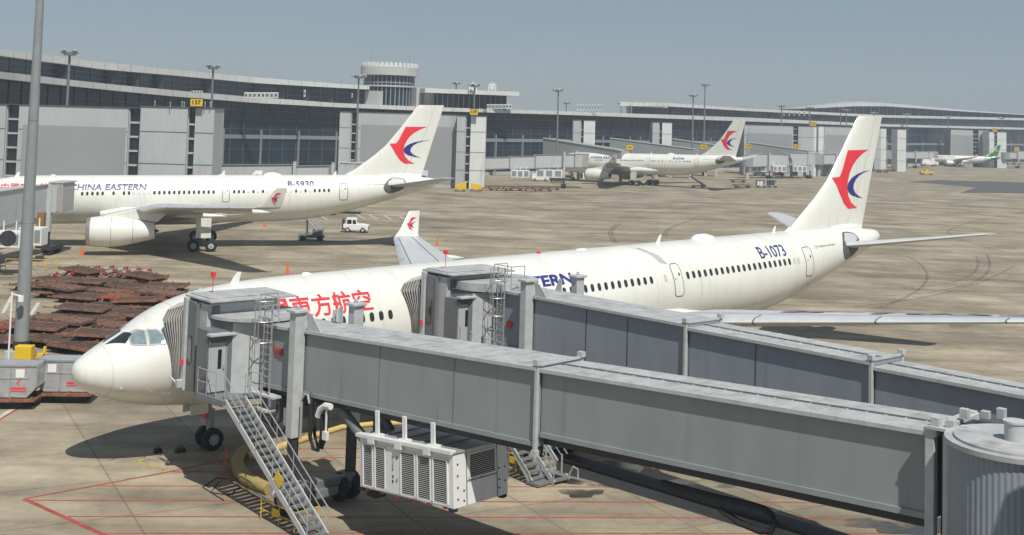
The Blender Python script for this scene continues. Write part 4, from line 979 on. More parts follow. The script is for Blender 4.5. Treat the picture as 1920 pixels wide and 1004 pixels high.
# ------------------------------------------------------------------ ducts, cables, small things on the stand
def gpath(P,z): return [at(u,v,0)+Vector((0,0,z)) for u,v in P]
m=MB(); m.tube(gpath([(775,797),(700,800),(640,806),(590,822),(540,838),(500,852),(462,862)],.12),[.13,.14,.14,.15,.17,.2,.22],10)
tag(m.build('ventilation_duct',M['hosel']),'bright yellow fabric duct lying flat behind the steel stair','air duct')
m=MB(); P=[(470,845),(452,858),(444,874),(448,892),(462,908),(480,918),(505,928)]; m.tube(gpath(P,.22),[.22,.27,.29,.3,.3,.29,.26],12)
tag(m.build('ventilation_duct',M['hose']),'thick olive yellow duct curving on the ground beside the nose wheel','air duct')
m=MB(); m.tube(gpath([(760,806),(770,812),(785,816)],.2),.22,10); tag(m.build('duct_end',M['hosel']),'short crumpled yellow duct end behind the white unit','air duct')
def cone(u,v,label,h=.75):
    p=at(u,v); Mx=Matrix.Translation(p); t=thing('traffic_cone',label,'traffic cone',Mx,'orange cones round the aircraft')
    m=MB(Mx); m.cyl((0,0,.03),(0,0,h),.17,.035,14); m.build('cone_body',M['orange'],t); m=MB(Mx); m.b2((-.22,-.22,0),(.22,.22,.04)); m.build('cone_base',M['red'],t)
    m=MB(Mx); m.cyl((0,0,h*.45),(0,0,h*.65),.107,.079,14,False); m.build('white_band',M['white'],t)
cone(153,479,'orange cone standing alone left of the second airliner\'s engine',1.1)
cone(496,426,'orange cone under the rear belly of the second airliner',1.0); cone(820,459,'orange cone on open apron right of the far winglet',1.0); cone(539,513,'orange cone on the apron just above the foreground fuselage',1.1)
def chock(u,v,label,sx,sy,sz,mm):
    p=at(u,v); Mx=Matrix.Translation(p)@Matrix.Rotation(R(35),4,'Z'); t=thing('wheel_chock',label,'wheel chock',Mx)
    m=MB(Mx); m.prism([(-sx/2,0),(sx/2,0),(sx/2*.7,sz),(-sx/2*.7,sz)],-sy/2,sy/2); m.build('chock_block',mm,t,bevel=.02); m=MB(Mx); m.tube([(-sx*.2,0,sz),(-sx*.2,0,sz+.08),(sx*.2,0,sz+.08),(sx*.2,0,sz)],.015,5); m.build('carry_handle',M['dark'],t)
chock(296,849,'small black chock left of the nose wheels',.42,.25,.2,M['tyre']); chock(338,848,'dark green box chock next to the nose wheels',.5,.35,.24,mat('dark green box',(.015,.05,.035),.6))
m=MB(); m.tube(gpath([(410,905),(395,925),(430,930),(450,915),(440,900),(405,898),(380,915),(420,940)],.03),.02,5); tag(m.build('power_cable',M['tyre']),'thin dark cable looped on the ground left of the steel stair','cable')
m=MB(); p=at(419,890); m.cyl(p,p+Vector((.1,0,1.1)),.025,n=6); m.tube([p,p+Vector((-.2,-.3,.03)),p+Vector((.5,-.8,.03)),p+Vector((1.2,-.6,.03)),p+Vector((1.1,-.1,.03)),p+Vector((.2,.1,.03))],.03,5); tag(m.build('orange_cord',M['orange']),'orange cord and stake left of the steel stair','cord')
# short step unit under the joint
p=at(1000,905); Mx=frame(p,B1D); sp=thing('step_unit','short grey access steps standing under the near bridge joint, right of the white unit','steps',Mx)
stairs(sp,Mx,(-1.1,0,1.55),(.25,0,.15),.85,6,False)
m=MB(Mx); m.b2((-.0,-.5,.05),(.75,.5,.16)); m.build('step_base',M['mid'],sp)
for y in (-.45,.45): m=MB(Mx); m.beam((-1.15,y,.0),(-1.15,y,1.5),.06); m.build('step_leg',M['mid'],sp)
m=MB(Mx)
for y in (-.47,.47): m.tube([(-1.15,y,1.7),(.15,y,.55),(.3,y,.25)],.03,6)
m.build('step_rail',M['galv'],sp)
# ------------------------------------------------------------------ terminal buildings
def lerp_tab(tab,u,k):
    if u<=tab[0][0]: a,b=tab[0],tab[1]
    elif u>=tab[-1][0]: a,b=tab[-2],tab[-1]
    else:
        i=0
        while tab[i+1][0]<u: i+=1
        a,b=tab[i],tab[i+1]
    t=(u-a[0])/(b[0]-a[0]); return a[k]+(b[k]-a[k])*t
DT=[(-120,165),(0,190),(240,235),(480,290),(700,325),(900,348),(1070,378),(1232,412),(1400,460),(1651,560),(1920,705),(2040,790)]
LF=[(-120,120,133.5),(0,135,148),(52,140.5,153.6),(124,149.3,161),(220,159.7,171),(324,169.5,181),(388,175,186),(480,183,193.5),(565,188.5,198),(621,193,201),(790,200.4,208),(896,204,210.8),(1070,209.4,216),(1232,214.8,222),(1400,220.8,228),(1651,233,237.5),(1920,240,243.7),(2040,243.5,247)]
UF=[(-120,77,90),(0,92.4,104.5),(52,99,112),(124,108,121),(181,116,129),(220,119.5,132.5),(324,131,141.5),(388,136.5,147.5),(480,145.4,156),(565,152,161),(690,161,168)]
RF=[(1162,191.8,199),(1245,192.8,199.5),(1400,203.6,208.4),(1651,216,220.6),(1920,221.8,226),(2040,224.5,228.5)]
def Dt(u): return lerp_tab(DT,u,1)
def us(a,b,step): 
    n=max(1,round((b-a)/step)); return [a+(b-a)*i/n for i in range(n+1)]
def pt(u,v,D): return dep(u,v,D)
def plan(u,D): q=dep(u,232,D); return Vector((q.x,q.y,0))
def band(mb,U,vt,vb,D0,dback,zt=None,zb=None):
    """solid strip following the plan curve: front at D0(u), dback deep"""
    F=[];Bk=[]
    for u in U:
        D=D0(u); a=plan(u,D); b=plan(u,D+dback)
        t=pt(u,vt(u),D).z if zt is None else zt; bo=pt(u,vb(u),D).z if zb is None else zb
        F.append((a,b,t,bo))
    for i in range(len(F)-1):
        a0,b0,t0,l0=F[i];a1,b1,t1,l1=F[i+1]
        mb.face([(a0.x,a0.y,l0),(a1.x,a1.y,l1),(a1.x,a1.y,t1),(a0.x,a0.y,t0)])
        mb.face([(a0.x,a0.y,t0),(a1.x,a1.y,t1),(b1.x,b1.y,t1),(b0.x,b0.y,t0)])
        mb.face([(a0.x,a0.y,l0),(b0.x,b0.y,l0),(b1.x,b1.y,l1),(a1.x,a1.y,l1)])
        mb.face([(b0.x,b0.y,l0),(b0.x,b0.y,t0),(b1.x,b1.y,t1),(b1.x,b1.y,l1)])
    for k in (0,-1):
        a,b,t,l=F[k]; mb.face([(a.x,a.y,l),(b.x,b.y,l),(b.x,b.y,t),(a.x,a.y,t)])
def uprights(mb,U,D0,zb,zt,w_,d_):
    for u in U:
        D=D0(u); a=plan(u,D); b=plan(u+2,D0(u+2)); dr=(b-a).normalized(); mb.box((a.x,a.y,(zb(u)+zt(u))/2),(w_,d_,zt(u)-zb(u)),rz=math.atan2(dr.y,dr.x))
def terminal(name,label,u0,u1,upper=None,step=14):
    U=us(u0,u1,24); o=plan((u0+u1)/2,Dt((u0+u1)/2)); t=thing(name,label,'terminal building',Matrix.Translation(o))
    zf=lambda u:pt(u,lerp_tab(LF,u,2),Dt(u)).z; zft=lambda u:pt(u,lerp_tab(LF,u,1),Dt(u)).z
    m=MB(); band(m,U,lambda u:lerp_tab(LF,u,1),lambda u:lerp_tab(LF,u,2),Dt,22); fa=m.build('roof_fascia',M['fasc'],t)
    m=MB(); uprights(m,us(u0+4,u1-4,20*310/Dt((u0+u1)/2)),lambda u:Dt(u)-.02,lambda u:zf(u)+.02,lambda u:zft(u)-.02,.05,.05); join(m,fa,M['mull'])
    gl=lambda u:Dt(u)+4.5
    m=MB(); 
    P=[(plan(u,gl(u)),zf(u)) for u in U]
    for i in range(len(P)-1):
        (a,z0),(b,z1)=P[i],P[i+1]; m.face([(a.x,a.y,0),(b.x,b.y,0),(b.x,b.y,z1),(a.x,a.y,z0)])
    gw=m.build('glass_wall',M['fglass'],t)
    md=(u0+u1)/2; sp=2.7*2251/Dt(md)
    m=MB(); uprights(m,us(u0,u1,sp),lambda u:gl(u)-.12,lambda u:0,zf,.16,.22); join(m,gw,M['mull'])
    m=MB(); uprights(m,us(u0+sp*1.5,u1-2,sp*2.93),lambda u:gl(u)-.35,lambda u:0,lambda u:zf(u)-6.5,.42,.4); join(m,gw,M['mulll'])
    m=MB(); H=lambda u:zf(u)
    for k,(f,h_) in enumerate(((.30,.14),(.42,.10),(.80,.12),(.91,.10))): band(m,U,None,None,lambda u:gl(u)-.1,.1,zt=0,zb=0) if 0 else None
    for f,h_ in ((.22,.12),(.40,.12),(.66,.10),(.78,.10),(.90,.10)):
        for i in range(len(P)-1):
            (a,z0),(b,z1)=P[i],P[i+1]; off=Vector((0,-.14,0)); m.beam(a+off+Vector((0,0,z0*f)),b+off+Vector((0,0,z1*f)),.12,h_)
    join(m,gw,M['mull'])
    m=MB()
    for i in range(len(P)-1):
        (a,z0),(b,z1)=P[i],P[i+1]; off=Vector((0,-.3,0)); m.beam(a+off+Vector((0,0,z0*.56)),b+off+Vector((0,0,z1*.56)),.3,.95)
    join(m,gw,M['mulll'])
    # plinth and back mass
    m=MB(); band(m,U,None,None,lambda u:gl(u)-.5,.5,zt=1.0,zb=-.1); m.build('plinth',M['conc'],t)
    if upper:
        tab,ua,ub,back=upper; U2=us(ua,ub,24); Du=lambda u:Dt(u)+back; 
        m=MB(); band(m,U2,lambda u:lerp_tab(tab,u,1),lambda u:lerp_tab(tab,u,2),Du,26); uf=m.build('upper_roof',M['fasc'],t)
        zu=lambda u:pt(u,lerp_tab(tab,u,2),Du(u)).z
        m=MB(); uprights(m,us(ua+4,ub-4,20*310/Dt(md)),lambda u:Du(u)-.02,lambda u:zu(u)+.02,lambda u:pt(u,lerp_tab(tab,u,1),Du(u)).z-.02,.05,.05); join(m,uf,M['mull'])
        g2=lambda u:Du(u)+3.5; P=[(plan(u,g2(u)),zft(u),zu(u)) for u in U2]
        m=MB()
        for i in range(len(P)-1):
            a,l0,h0=P[i];b,l1,h1=P[i+1]; m.face([(a.x,a.y,l0-.5),(b.x,b.y,l1-.5),(b.x,b.y,h1),(a.x,a.y,h0)])
        g3=m.build('upper_glass',M['fglass'],t)
        m=MB(); uprights(m,us(ua,ub,sp*1.25),lambda u:g2(u)-.1,lambda u:zft(u)-.3,zu,.22,.2)
        for f in (.35,.7):
            for i in range(len(P)-1):
                a,l0,h0=P[i];b,l1,h1=P[i+1]; m.beam(a+Vector((0,-.12,l0+(h0-l0)*f)),b+Vector((0,-.12,l1+(h1-l1)*f)),.08,.09)
        join(m,g3,M['mull'])
        rnd=random.Random(int(u0)+5); m=MB()
        for u in us(ua+30,ub-30,47):
            if rnd.random()<.55:
                a=plan(u,g2(u)-.2); m=MB(); m.box((a.x,a.y,(zft(u)+zu(u))/2),(2.6,.2,zu(u)-zft(u)-.4),rz=.1); m.build('louvred_bay',M['dark'],g3)
    return t
T1=terminal('terminal_building','long curved grey concourse with two fascia bands and dark glass, filling the left background',-110,704,(UF,-110,690,9))
T2=terminal('terminal_building','lower glazed concourse wing running from the round tower to the right',704,1184)
T3=terminal('terminal_building','farther glazed concourse with a second storey behind the foreground tail',1184,2030,(RF,1181,2030,5))
# raised end slab of T3's roof
m=MB(); 
a=plan(1162,Dt(1181)+5); b=plan(1250,Dt(1250)+5); zt=pt(1181,192,Dt(1181)+5).z
m.vprism([(a.x,a.y),(b.x,b.y),(b.x+6,b.y+26),(a.x+6,a.y+26)],zt-1.3,zt+.05); m.build('roof_overhang',M['fasc'],T3)
m=MB(); a=plan(1181,Dt(1181)+8.5); m.box((a.x+.4,a.y+8,pt(1181,208,Dt(1181)+5).z),(.5,16,5.5)); m.build('end_wall',M['conc'],T3)
# control tower
D=352; c=plan(727,D); zc=lambda v:pt(727,v,D).z; rT=54/FPX*D; MT=Matrix.Translation(c)
TW=thing('control_tower','round grey tower with a crenellated rim rising above the concourse roof','tower',MT)
m=MB(MT); m.cyl((0,0,0),(0,0,zc(143)),rT-1.2,n=48); gdr=m.build('glazed_drum',M['fglass'],TW)
m=MB(MT)
for i in range(36):
    a_=2*PI*i/36; m.box(((rT-1.1)*math.cos(a_),(rT-1.1)*math.sin(a_),(zc(205)+zc(143))/2),(.22,.25,zc(143)-zc(205)),rz=a_)
for v in (157,163.5): m.cyl((0,0,zc(v)),(0,0,zc(v)+.3),rT-1.0,n=48)
join(m,gdr,M['mulll'])
m=MB(MT); m.cyl((0,0,zc(164)),(0,0,zc(161)),rT-.6,n=48); m.build('ledge',M['conc'],TW)
m=MB(MT); m.cyl((0,0,zc(142.5)),(0,0,zc(127)),rT,n=64); m.build('concrete_ring',M['conc'],TW)
m=MB(MT)
for i in range(40):
    a_=2*PI*i/40; m.box(((rT-.3)*math.cos(a_),(rT-.3)*math.sin(a_),(zc(127)+zc(119))/2),(.4,.85,zc(119)-zc(127)),rz=a_)
m.build('parapet',M['podl'],TW)
m=MB(MT)
for x,h in ((-5.5,3.4),(5.8,3.8)): m.cyl((x,0,zc(119)),(x,0,zc(119)+h),.06,n=5)
m.build('aerial',M['pole'],TW)
# pavilion block right of the tower
D=340; PV=thing('roof_pavilion','flat roofed pavilion block beside the round tower, above the concourse','building',Matrix.Translation(plan(850,D)))
def quadbox(mb,u0,u1,vt,vb,D0,D1,th,zt=None,zb=None):
    a=plan(u0,D0);b=plan(u1,D1); dr=(b-a).normalized(); n=Vector((-dr.y,dr.x,0))*th
    z1=pt((u0+u1)/2,vt,(D0+D1)/2).z if zt is None else zt; z0=pt((u0+u1)/2,vb,(D0+D1)/2).z if zb is None else zb
    mb.vprism([(a.x,a.y),(b.x,b.y),(b.x+n.x,b.y+n.y),(a.x+n.x,a.y+n.y)],z0,z1)
m=MB(); quadbox(m,779,818,165,204,345,348,14); m.build('stone_wall',M['conc'],PV)
m=MB(); quadbox(m,795,972,169,177,341,352,16); m.build('roof_slab',M['fasc'],PV)
m=MB(); quadbox(m,818,948,177.2,205,346,356,10); pg=m.build('glass_band',M['fglass'],PV)
m=MB()
for i in range(14):
    u=818+130*i/13; a=plan(u,345.6+10*i/13); z0=pt(u,205,346).z;z1=pt(u,178,346).z; m.box((a.x,a.y,(z0+z1)/2),(.2,.2,z1-z0))
join(m,pg,M['mulll'])
m=MB(); quadbox(m,704.5,716,171,204,333,336,8); m.build('link_wall',M['conc'],PV)
m=MB(); 
for u in (788,792): a=plan(u,344.6); m.box((a.x,a.y,21),(.5,.4,7.5))
m.build('downpipe',M['mull'],PV)
for u in (885,921):
    a=plan(u,345); z=pt(u,171,345).z; Mx=Matrix.Translation((a.x,a.y,z)); dth=thing('dish_mount','white steel antenna frame on the pavilion roof, %s of the pair'%('left' if u<900 else 'right'),'antenna',Mx,'antenna frames on the pavilion roof')
    m=MB(Mx)
    for x in (-1,1): m.beam((x,0,0),(x,0,1.8),.25)
    m.beam((-1.1,0,1.8),(1.1,0,1.8),.3); m.beam((-.9,0,1.8),(0,0,2.5),.2); m.beam((.9,0,1.8),(0,0,2.5),.2); m.build('steel_frame',M['white'],dth)
    m=MB(Mx); m.cyl((0,-.3,1.0),(0,-.1,1.0),.7,.5,14); m.build('dish',M['acw'],dth)
# far vaulted roof
D=780; VR=thing('vaulted_terminal','far terminal hall under a long shallow curved roof at the right skyline','terminal building',Matrix.Translation(plan(1700,D)))
top=[(1470,203.8),(1534,196.7),(1595,190.6),(1637,190),(1707,195),(1790,203),(1920,213.4),(2040,222)]
bot=[(1470,204.3),(1534,203),(1600,199.5),(1660,199.5),(1730,204),(1800,209),(1920,216),(2040,223)]
m=MB(); U=us(1470,2040,12); rg=[]
for u in U:
    vt=lerp_tab(top,u,1); vb=lerp_tab(bot,u,1); zt=pt(u,vt,D).z; zb=pt(u,vb,D).z
    f=plan(u,D); k=max(.02,(zt-zb)); rg.append([(f.x,f.y,zb),(f.x+.3,f.y+3,zb+k*.5),(f.x+2,f.y+14,zb+k*.92),(f.x+6,f.y+40,zt+k*.2),(f.x+14,f.y+90,zb+k*.3),(f.x+14,f.y+90,zb-.5),(f.x+1,f.y+8,zb-.3)])
m.loft(rg,True,True,True); m.build('curved_roof',M['pod'],VR)
m=MB()
P=[(plan(u,D+6),pt(u,lerp_tab(bot,u,1),D).z-.2) for u in us(1500,2035,15)]
for i in range(len(P)-1):
    (a,z0),(b,z1)=P[i],P[i+1]; m.face([(a.x,a.y,10),(b.x,b.y,10),(b.x,b.y,z1),(a.x,a.y,z0)])
g5=m.build('glass_wall',M['fglass'],VR)
m=MB()
for u in us(1500,2035,15): a=plan(u,D+5.6); m.box((a.x,a.y,16),(.5,.4,2*(pt(u,lerp_tab(bot,u,1),D).z-16.2)))
join(m,g5,M['mulll'])
# ------------------------------------------------------------------ gate towers
GT='clad gate towers along the concourse'
def tower_block(label,pieces,D,vt,vb,depth,panel=None,topz=None,cat='gate tower'):
    """pieces: (u0,u1,kind) from left to right"""
    u0=pieces[0][0];u1=pieces[-1][1]; o=plan((u0+u1)/2,D); t=thing('gate_tower',label,cat,Matrix.Translation(o),GT)
    zt=pt((u0+u1)/2,vt,D).z; 
    for a,b,kd in pieces:
        A=plan(a,D);Bq=plan(b,D); w_=Bq.x-A.x; m=MB()
        if kd in('p','l','w'):
            m.b2((A.x,D-0.0 if 0 else A.y,0),(Bq.x,A.y+depth,zt)); mm={'p':'pod','l':'podl','w':'pod'}[kd]; wll=m.build('wall',M[mm],t)
            m=MB()
            for k in (.25,.5,.78): m.b2((A.x+.02,A.y-.04,zt*k),(Bq.x-.02,A.y+.02,zt*k+.10))
            join(m,wll,M['mull'])
            m=MB(); n=max(1,int(w_/.9))
            for i in range(n+1): x=A.x+w_*i/n; m.b2((x-.02,A.y-.03,.1),(x+.02,A.y+.0,zt-.05))
            join(m,wll,M['pod'] if kd!='l' else M['podl'])
            if kd=='w':
                m=MB(); m.b2((A.x+w_*.04,A.y-.09,zt*.05),(Bq.x-w_*.015,A.y-.06,zt-2.9)); m.build('flat_panel',M['podp'],wll)
        else:
            m.b2((A.x+.05,A.y+.8,0),(Bq.x-.05,A.y+depth,zt-.1)); sl=m.build('stair_slot',M['glass'],t)
            m=MB()
            z=1.5
            while z<zt-1: m.b2((A.x+.2,A.y+.5,z),(Bq.x-.2,A.y+.75,z+.28)); z+=2.1
            m.b2((A.x+.05,A.y+.2,0),(A.x+.2,A.y+.75,zt-.1)); m.build('stair_landing',M['pod'],sl)
    m=MB(); A=plan(u0,D);Bq=plan(u1,D); m.b2((A.x-.15,A.y-.15,zt),(Bq.x+.15,A.y+depth+.1,zt+.12)); m.build('coping',M['mull'],t)
    return t
tower_block('widest grey gate tower wall, at the far left, with a flat inner panel',[(-70,10,'p'),(10,35,'s'),(35,240,'w'),(240,262,'s')],178,199,335,7)
tower_block('pale ribbed gate tower carrying the 137 sign, right of the widest wall',[(263,351,'p'),(351,366,'s'),(366,401,'p')],176,202,330,6)
tower_block('tall narrow grey clad tower face left of the second airliner\'s fin',[(637,658,'p'),(658,670,'s'),(670,856,'w')],285,213,310,8)
tower_block('pale ribbed gate tower carrying the 139 sign, beside the second airliner\'s fin',[(857,873,'p'),(873,883,'s'),(883,911,'l')],282,218,346,8)
tower_block('small gate tower with one bright face above the nose of the small airliner',[(1075,1089,'p'),(1089,1095,'s'),(1095,1116,'l')],352,226,300,8)
tower_block('small gate tower with one bright face left of the small airliner\'s tail',[(1224,1236,'p'),(1236,1242,'s'),(1242,1260,'l')],386,230,300,8)
tower_block('far wide grey tower wall left of the foreground fin',[(1396,1487,'w'),(1487,1497,'s'),(1497,1526,'p'),(1526,1531,'l')],420,236,300,8)
tower_block('slim pale tower block just left of the foreground fin',[(1535,1545,'l'),(1546,1600,'w')],425,238,300,8)
tower_block('slim pale block just right of the foreground fin',[(1640,1652,'p'),(1652,1662,'l')],500,241,318,8)
tower_block('pale free standing block between the dark glass bays right of the fin',[(1683,1699,'l')],500,243,290,8)
tower_block('dark grey far wall left of the green tail',[(1783,1824,'w'),(1824,1835,'s'),(1835,1854,'p')],610,244,300,9)
tower_block('pair of white blocks with a dark slot behind the green tail',[(1855,1864,'l'),(1864,1870,'s'),(1870,1887,'l')],600,248,290,9)
# fixed sloping walkways
def walkway(label,P,D0,D1,th=5):
    (u0,v0t,v0b),(u1,v1t,v1b)=P; a=plan(u0,D0);b=plan(u1,D1); Mx=Matrix.Translation(a); t=thing('fixed_walkway',label,'walkway',Mx,'sloping grey link walkways')
    dr=(b-a).normalized(); n=Vector((-dr.y,dr.x,0))*th
    def z(u,v,D): return max(0,pt(u,v,D).z)
    m=MB(); m.hexa([(a.x,a.y,z(u0,v0b,D0)),(b.x,b.y,z(u1,v1b,D1)),(b.x+n.x,b.y+n.y,z(u1,v1b,D1)),(a.x+n.x,a.y+n.y,z(u0,v0b,D0)),(a.x,a.y,z(u0,v0t,D0)),(b.x,b.y,z(u1,v1t,D1)),(b.x+n.x,b.y+n.y,z(u1,v1t,D1)),(a.x+n.x,a.y+n.y,z(u0,v0t,D0))]); m.build('walkway_wall',M['podp'],t)
    m=MB(); m.beam((a.x,a.y-.05,z(u0,v0t,D0)+.1),(b.x,b.y-.05,z(u1,v1t,D1)+.1),.3,.25); m.build('walkway_roof_edge',M['fasc'],t)
    for k in (.12,.4,.7,.93):
        m=MB(); p=a.lerp(b,k)+n*.5; m.b2((p.x-.4,p.y-.4,0),(p.x+.4,p.y+.4,z(u0,v0b,D0)*(1-k)+z(u1,v1b,D1)*k+.05)); m.build('support_pier',M['conc'],t)
walkway('sloping grey walkway descending behind the nose of the small airliner',((1019,259.5,300),(1166,283,298)),345,325)
walkway('sloping grey walkway running behind the middle of the small airliner',((1144,259.5,296),(1302,280,297)),385,372)
walkway('sloping grey walkway behind the tail of the small airliner',((1260,261,297),(1345,273,296)),400,392)
walkway('sloping grey walkway left of the foreground fin',((1408,268,306),(1515,283,308)),408,400)
# ------------------------------------------------------------------ far boarding bridges
FB='distant grey jet bridges along the concourse'
def far_bridge(label,secs,D0,D1,drum=None,cabu=None,legs=(),hv=16,roofbox=True):
    """secs: (u0,u1,vtop0,vtop1,vbot0,vbot1)"""
    ua,ub=secs[0][0],secs[-1][1]; Du=lambda u:D0+(D1-D0)*(u-ua)/(ub-ua)
    o=plan((ua+ub)/2,Du((ua+ub)/2)); t=thing('jet_bridge',label,'jet bridge',Matrix.Translation(o),FB)
    for i,(u0,u1,t0,t1,b0,b1) in enumerate(secs):
        e=.12*(i%2); a=plan(u0,Du(u0)+e);b=plan(u1,Du(u1)+e); dr=(b-a).normalized(); n=Vector((-dr.y,dr.x,0))*(2.6-2*e)
        z=lambda u,v:pt(u,v,Du(u)).z
        m=MB(); m.hexa([(a.x,a.y,z(u0,b0)),(b.x,b.y,z(u1,b1)),(b.x+n.x,b.y+n.y,z(u1,b1)),(a.x+n.x,a.y+n.y,z(u0,b0)),(a.x,a.y,z(u0,t0)),(b.x,b.y,z(u1,t1)),(b.x+n.x,b.y+n.y,z(u1,t1)),(a.x+n.x,a.y+n.y,z(u0,t0))]); s_=m.build('tunnel_section',M['trim'],t)
        m=MB()
        m.beam((a.x,a.y-.08,z(u0,t0)+.05),(b.x,b.y-.08,z(u1,t1)+.05),.2,.14); m.beam((a.x,a.y-.05,z(u0,b0)),(b.x,b.y-.05,z(u1,b1)),.12,.3); m.beam(b+Vector((0,-.12,z(u1,b1))),b+Vector((0,-.12,z(u1,t1)+.1)),.22); m.build('edge_frame',M['mulll'],s_)
        m=MB(); m.beam(a+n*.5+Vector((0,0,z(u0,b0)-.15)),b+n*.5+Vector((0,0,z(u1,b1)-.15)),2.0,.25); m.build('floor_beam',M['dark'],s_)
    if drum:
        u,vt,vb,r=drum; c=plan(u,Du(u)+1.2); m=MB(); m.cyl((c.x,c.y,pt(u,vb,Du(u)).z),(c.x,c.y,pt(u,vt,Du(u)).z),r,n=28); d_=m.build('rotunda_drum',M['bridge'],t); m=MB(); m.cyl((c.x,c.y,0),(c.x,c.y,pt(u,vb,Du(u)).z),.7,n=16); m.build('pedestal',M['conc'],d_)
    for u,vt in legs:
        D=Du(u); c=plan(u,D-.4); zt=pt(u,vt,D).z; cc=MB(); cc.b2((c.x-.25,c.y-.25,2.6),(c.x+.25,c.y+.25,zt)); lc=cc.build('lift_column',M['trim'],t)
        cc=MB(); cc.b2((c.x-.18,c.y-.18,.9),(c.x+.18,c.y+.18,2.6)); cc.b2((c.x-.6,c.y-.3,.55),(c.x+.6,c.y+3.2,1.0)); cc.build('bogie_frame',M['dark'],lc)
        for dy in (0,2.7):
            w_=MB(); w_.lathe([(-.2,.3),(-.2,.5),(.2,.5),(.2,.3),(.2,0)],14,'y',(c.x,c.y+dy,.5)); w_.build('wheel',M['tyre'],lc)
    if cabu:
        u0,u1,vt,vb=cabu; D=Du(u0); a=plan(u0,D-.3);b=plan(u1,D-.3); z1=pt(u0,vt,D).z;z0=pt(u0,vb,D).z; xm=a.x+(b.x-a.x)*.55
        m=MB(); m.b2((min(a.x,xm),a.y,z0),(max(a.x,xm),a.y+3.6,z1)); m.b2((min(a.x,b.x)-.1,a.y-.1,z1),(max(a.x,b.x)+.1,a.y+3.8,z1+.15)); cbx=m.build('cab',M['trim'],t)
        m=MB(); n=5
        for i in range(n): x=xm+(b.x-xm)*(i+.5)/n; w_=abs(b.x-xm)/n*.36; m.b2((x-w_,a.y-.05,z0+.1),(x+w_,a.y+3.5,z1-.05))
        m.build('bellows_canopy',M['bellow'],cbx)
        m=MB(); m.b2((min(xm,b.x),a.y+.1,z0+.15),(max(xm,b.x),a.y+3.3,z1-.12)); m.build('canopy_lining',M['bellow'],cbx)
    return t
FBL=far_bridge('jet bridge at the left edge docked to the second airliner\'s nose',[(-60,60,372,353,446,414),(60,99,353,347,414,404)],112,132,None,(99,125,343,397),[(101,344)])
def underunit(t,u,v0,v1,w_,D,name='service_unit'):
    a=plan(u,D); z1=pt(u,v0,D).z;z0=pt(u,v1,D).z; m=MB(); m.b2((a.x-w_/2,a.y-.9,z0),(a.x+w_/2,a.y+.9,z1)); n_=m.build(name,M['acw'],t,bevel=.04)
    m=MB(); k=3
    for i in range(k): x=a.x-w_/2+w_*(i+.15)/k; m.b2((x,a.y-.93,z0+.3),(x+w_/k*.7,a.y-.9,z1-.25))
    m.build('louvre',M['mulll'],n_); m=MB()
    for x in (-w_/3,0,w_/3): m.b2((a.x+x-.06,a.y-.5,z1),(a.x+x+.06,a.y-.4,z1+1.0))
    m.build('hanger',M['acw'],n_)
underunit(FBL,72,425,458,2.6,126); underunit(FBL,22,432,462,3.6,116)
m=MB(); a=plan(28,114); m.cyl((a.x,a.y,pt(28,446,114).z),(a.x,a.y-.25,pt(28,446,114).z),.75,n=20); m.build('fan_grille',M['dark'],FBL)
m=MB(); a=plan(50,121)
rail(m,[(a.x-.5,a.y-2,.1),(a.x+1.5,a.y-2,.1),(a.x+3.4,a.y-1.8,.1),(a.x+3.4,a.y+1,.1)],1.0,.035); m.build('safety_rail',M['yellow'],FBL)
m=MB(); a=plan(88,128); m.b2((a.x-.4,a.y-.3,1.2),(a.x+.35,a.y+.3,pt(88,398,128).z)); m.build('ochre_duct',mat('ochre duct',(.25,.13,.04),.7),FBL)
m=MB(); a=plan(6,116); b=plan(20,119)
for k in range(8): q=a.lerp(b,k/8); m.box((q.x,q.y,3.6-k*.45),(.35,1.0,.05))
m.beam((a.x,a.y-.5,3.8),(b.x,b.y-.5,.1),.06,.2); m.build('service_stair',M['mid'],FBL)
far_bridge('pale jet bridge standing behind the second airliner\'s rear fuselage',[(376,412,312,311,336,336),(412,553,310,309,337,337),(553,622,312,311,337,337)],196,196,(388,310,336,1.7),(640,692,306,336),[(556,303),(628,305)])
FB3=far_bridge('long pale jet bridge reaching from the 139 tower to the small airliner',[(908,958,296,295,318,316),(958,1006,294,293,318,316),(1006,1056,291,290,316,314),(1060,1080,290,290,314,314)],292,297,(897,294,317,1.7),(1080,1106,289,313),[(1060,285)])
underunit(FB3,978,319,333,4.5,294); underunit(FB3,1032,318,333,6.5,296)
FB4=far_bridge('pale jet bridge with stepped sections at the tail of the small airliner',[(1408,1440,291,289,313,312),(1440,1482,289,291,312,312),(1482,1516,287,288,310,310)],385,400,(1402,292,313,1.9),(1516,1540,287,309),[(1444,287),(1520,285)])
for u in (1424,1462,1500): underunit(FB4,u,311,322,4.4,390)
far_bridge('pale jet bridge above the dark bays behind the foreground fin',[(1540,1568,290,290,308,308),(1568,1600,289,289,307,307)],420,426,(1536,290,309,1.9),None,[(1570,287)])
FB5=far_bridge('long far jet bridge leading to the green tailed airliner',[(1664,1692,283,283,298,298),(1692,1716,285,285,297,297),(1716,1742,285,284,298,297)],545,560,(1660,282,298,2.4),(1742,1760,285,297),[(1718,283)])
far_bridge('far jet bridge at the right edge beyond the green tail',[(1886,1906,286,286,298,298),(1906,1960,284,283,299,299)],600,610,(1884,286,299,2.4),None,[(1910,283)])
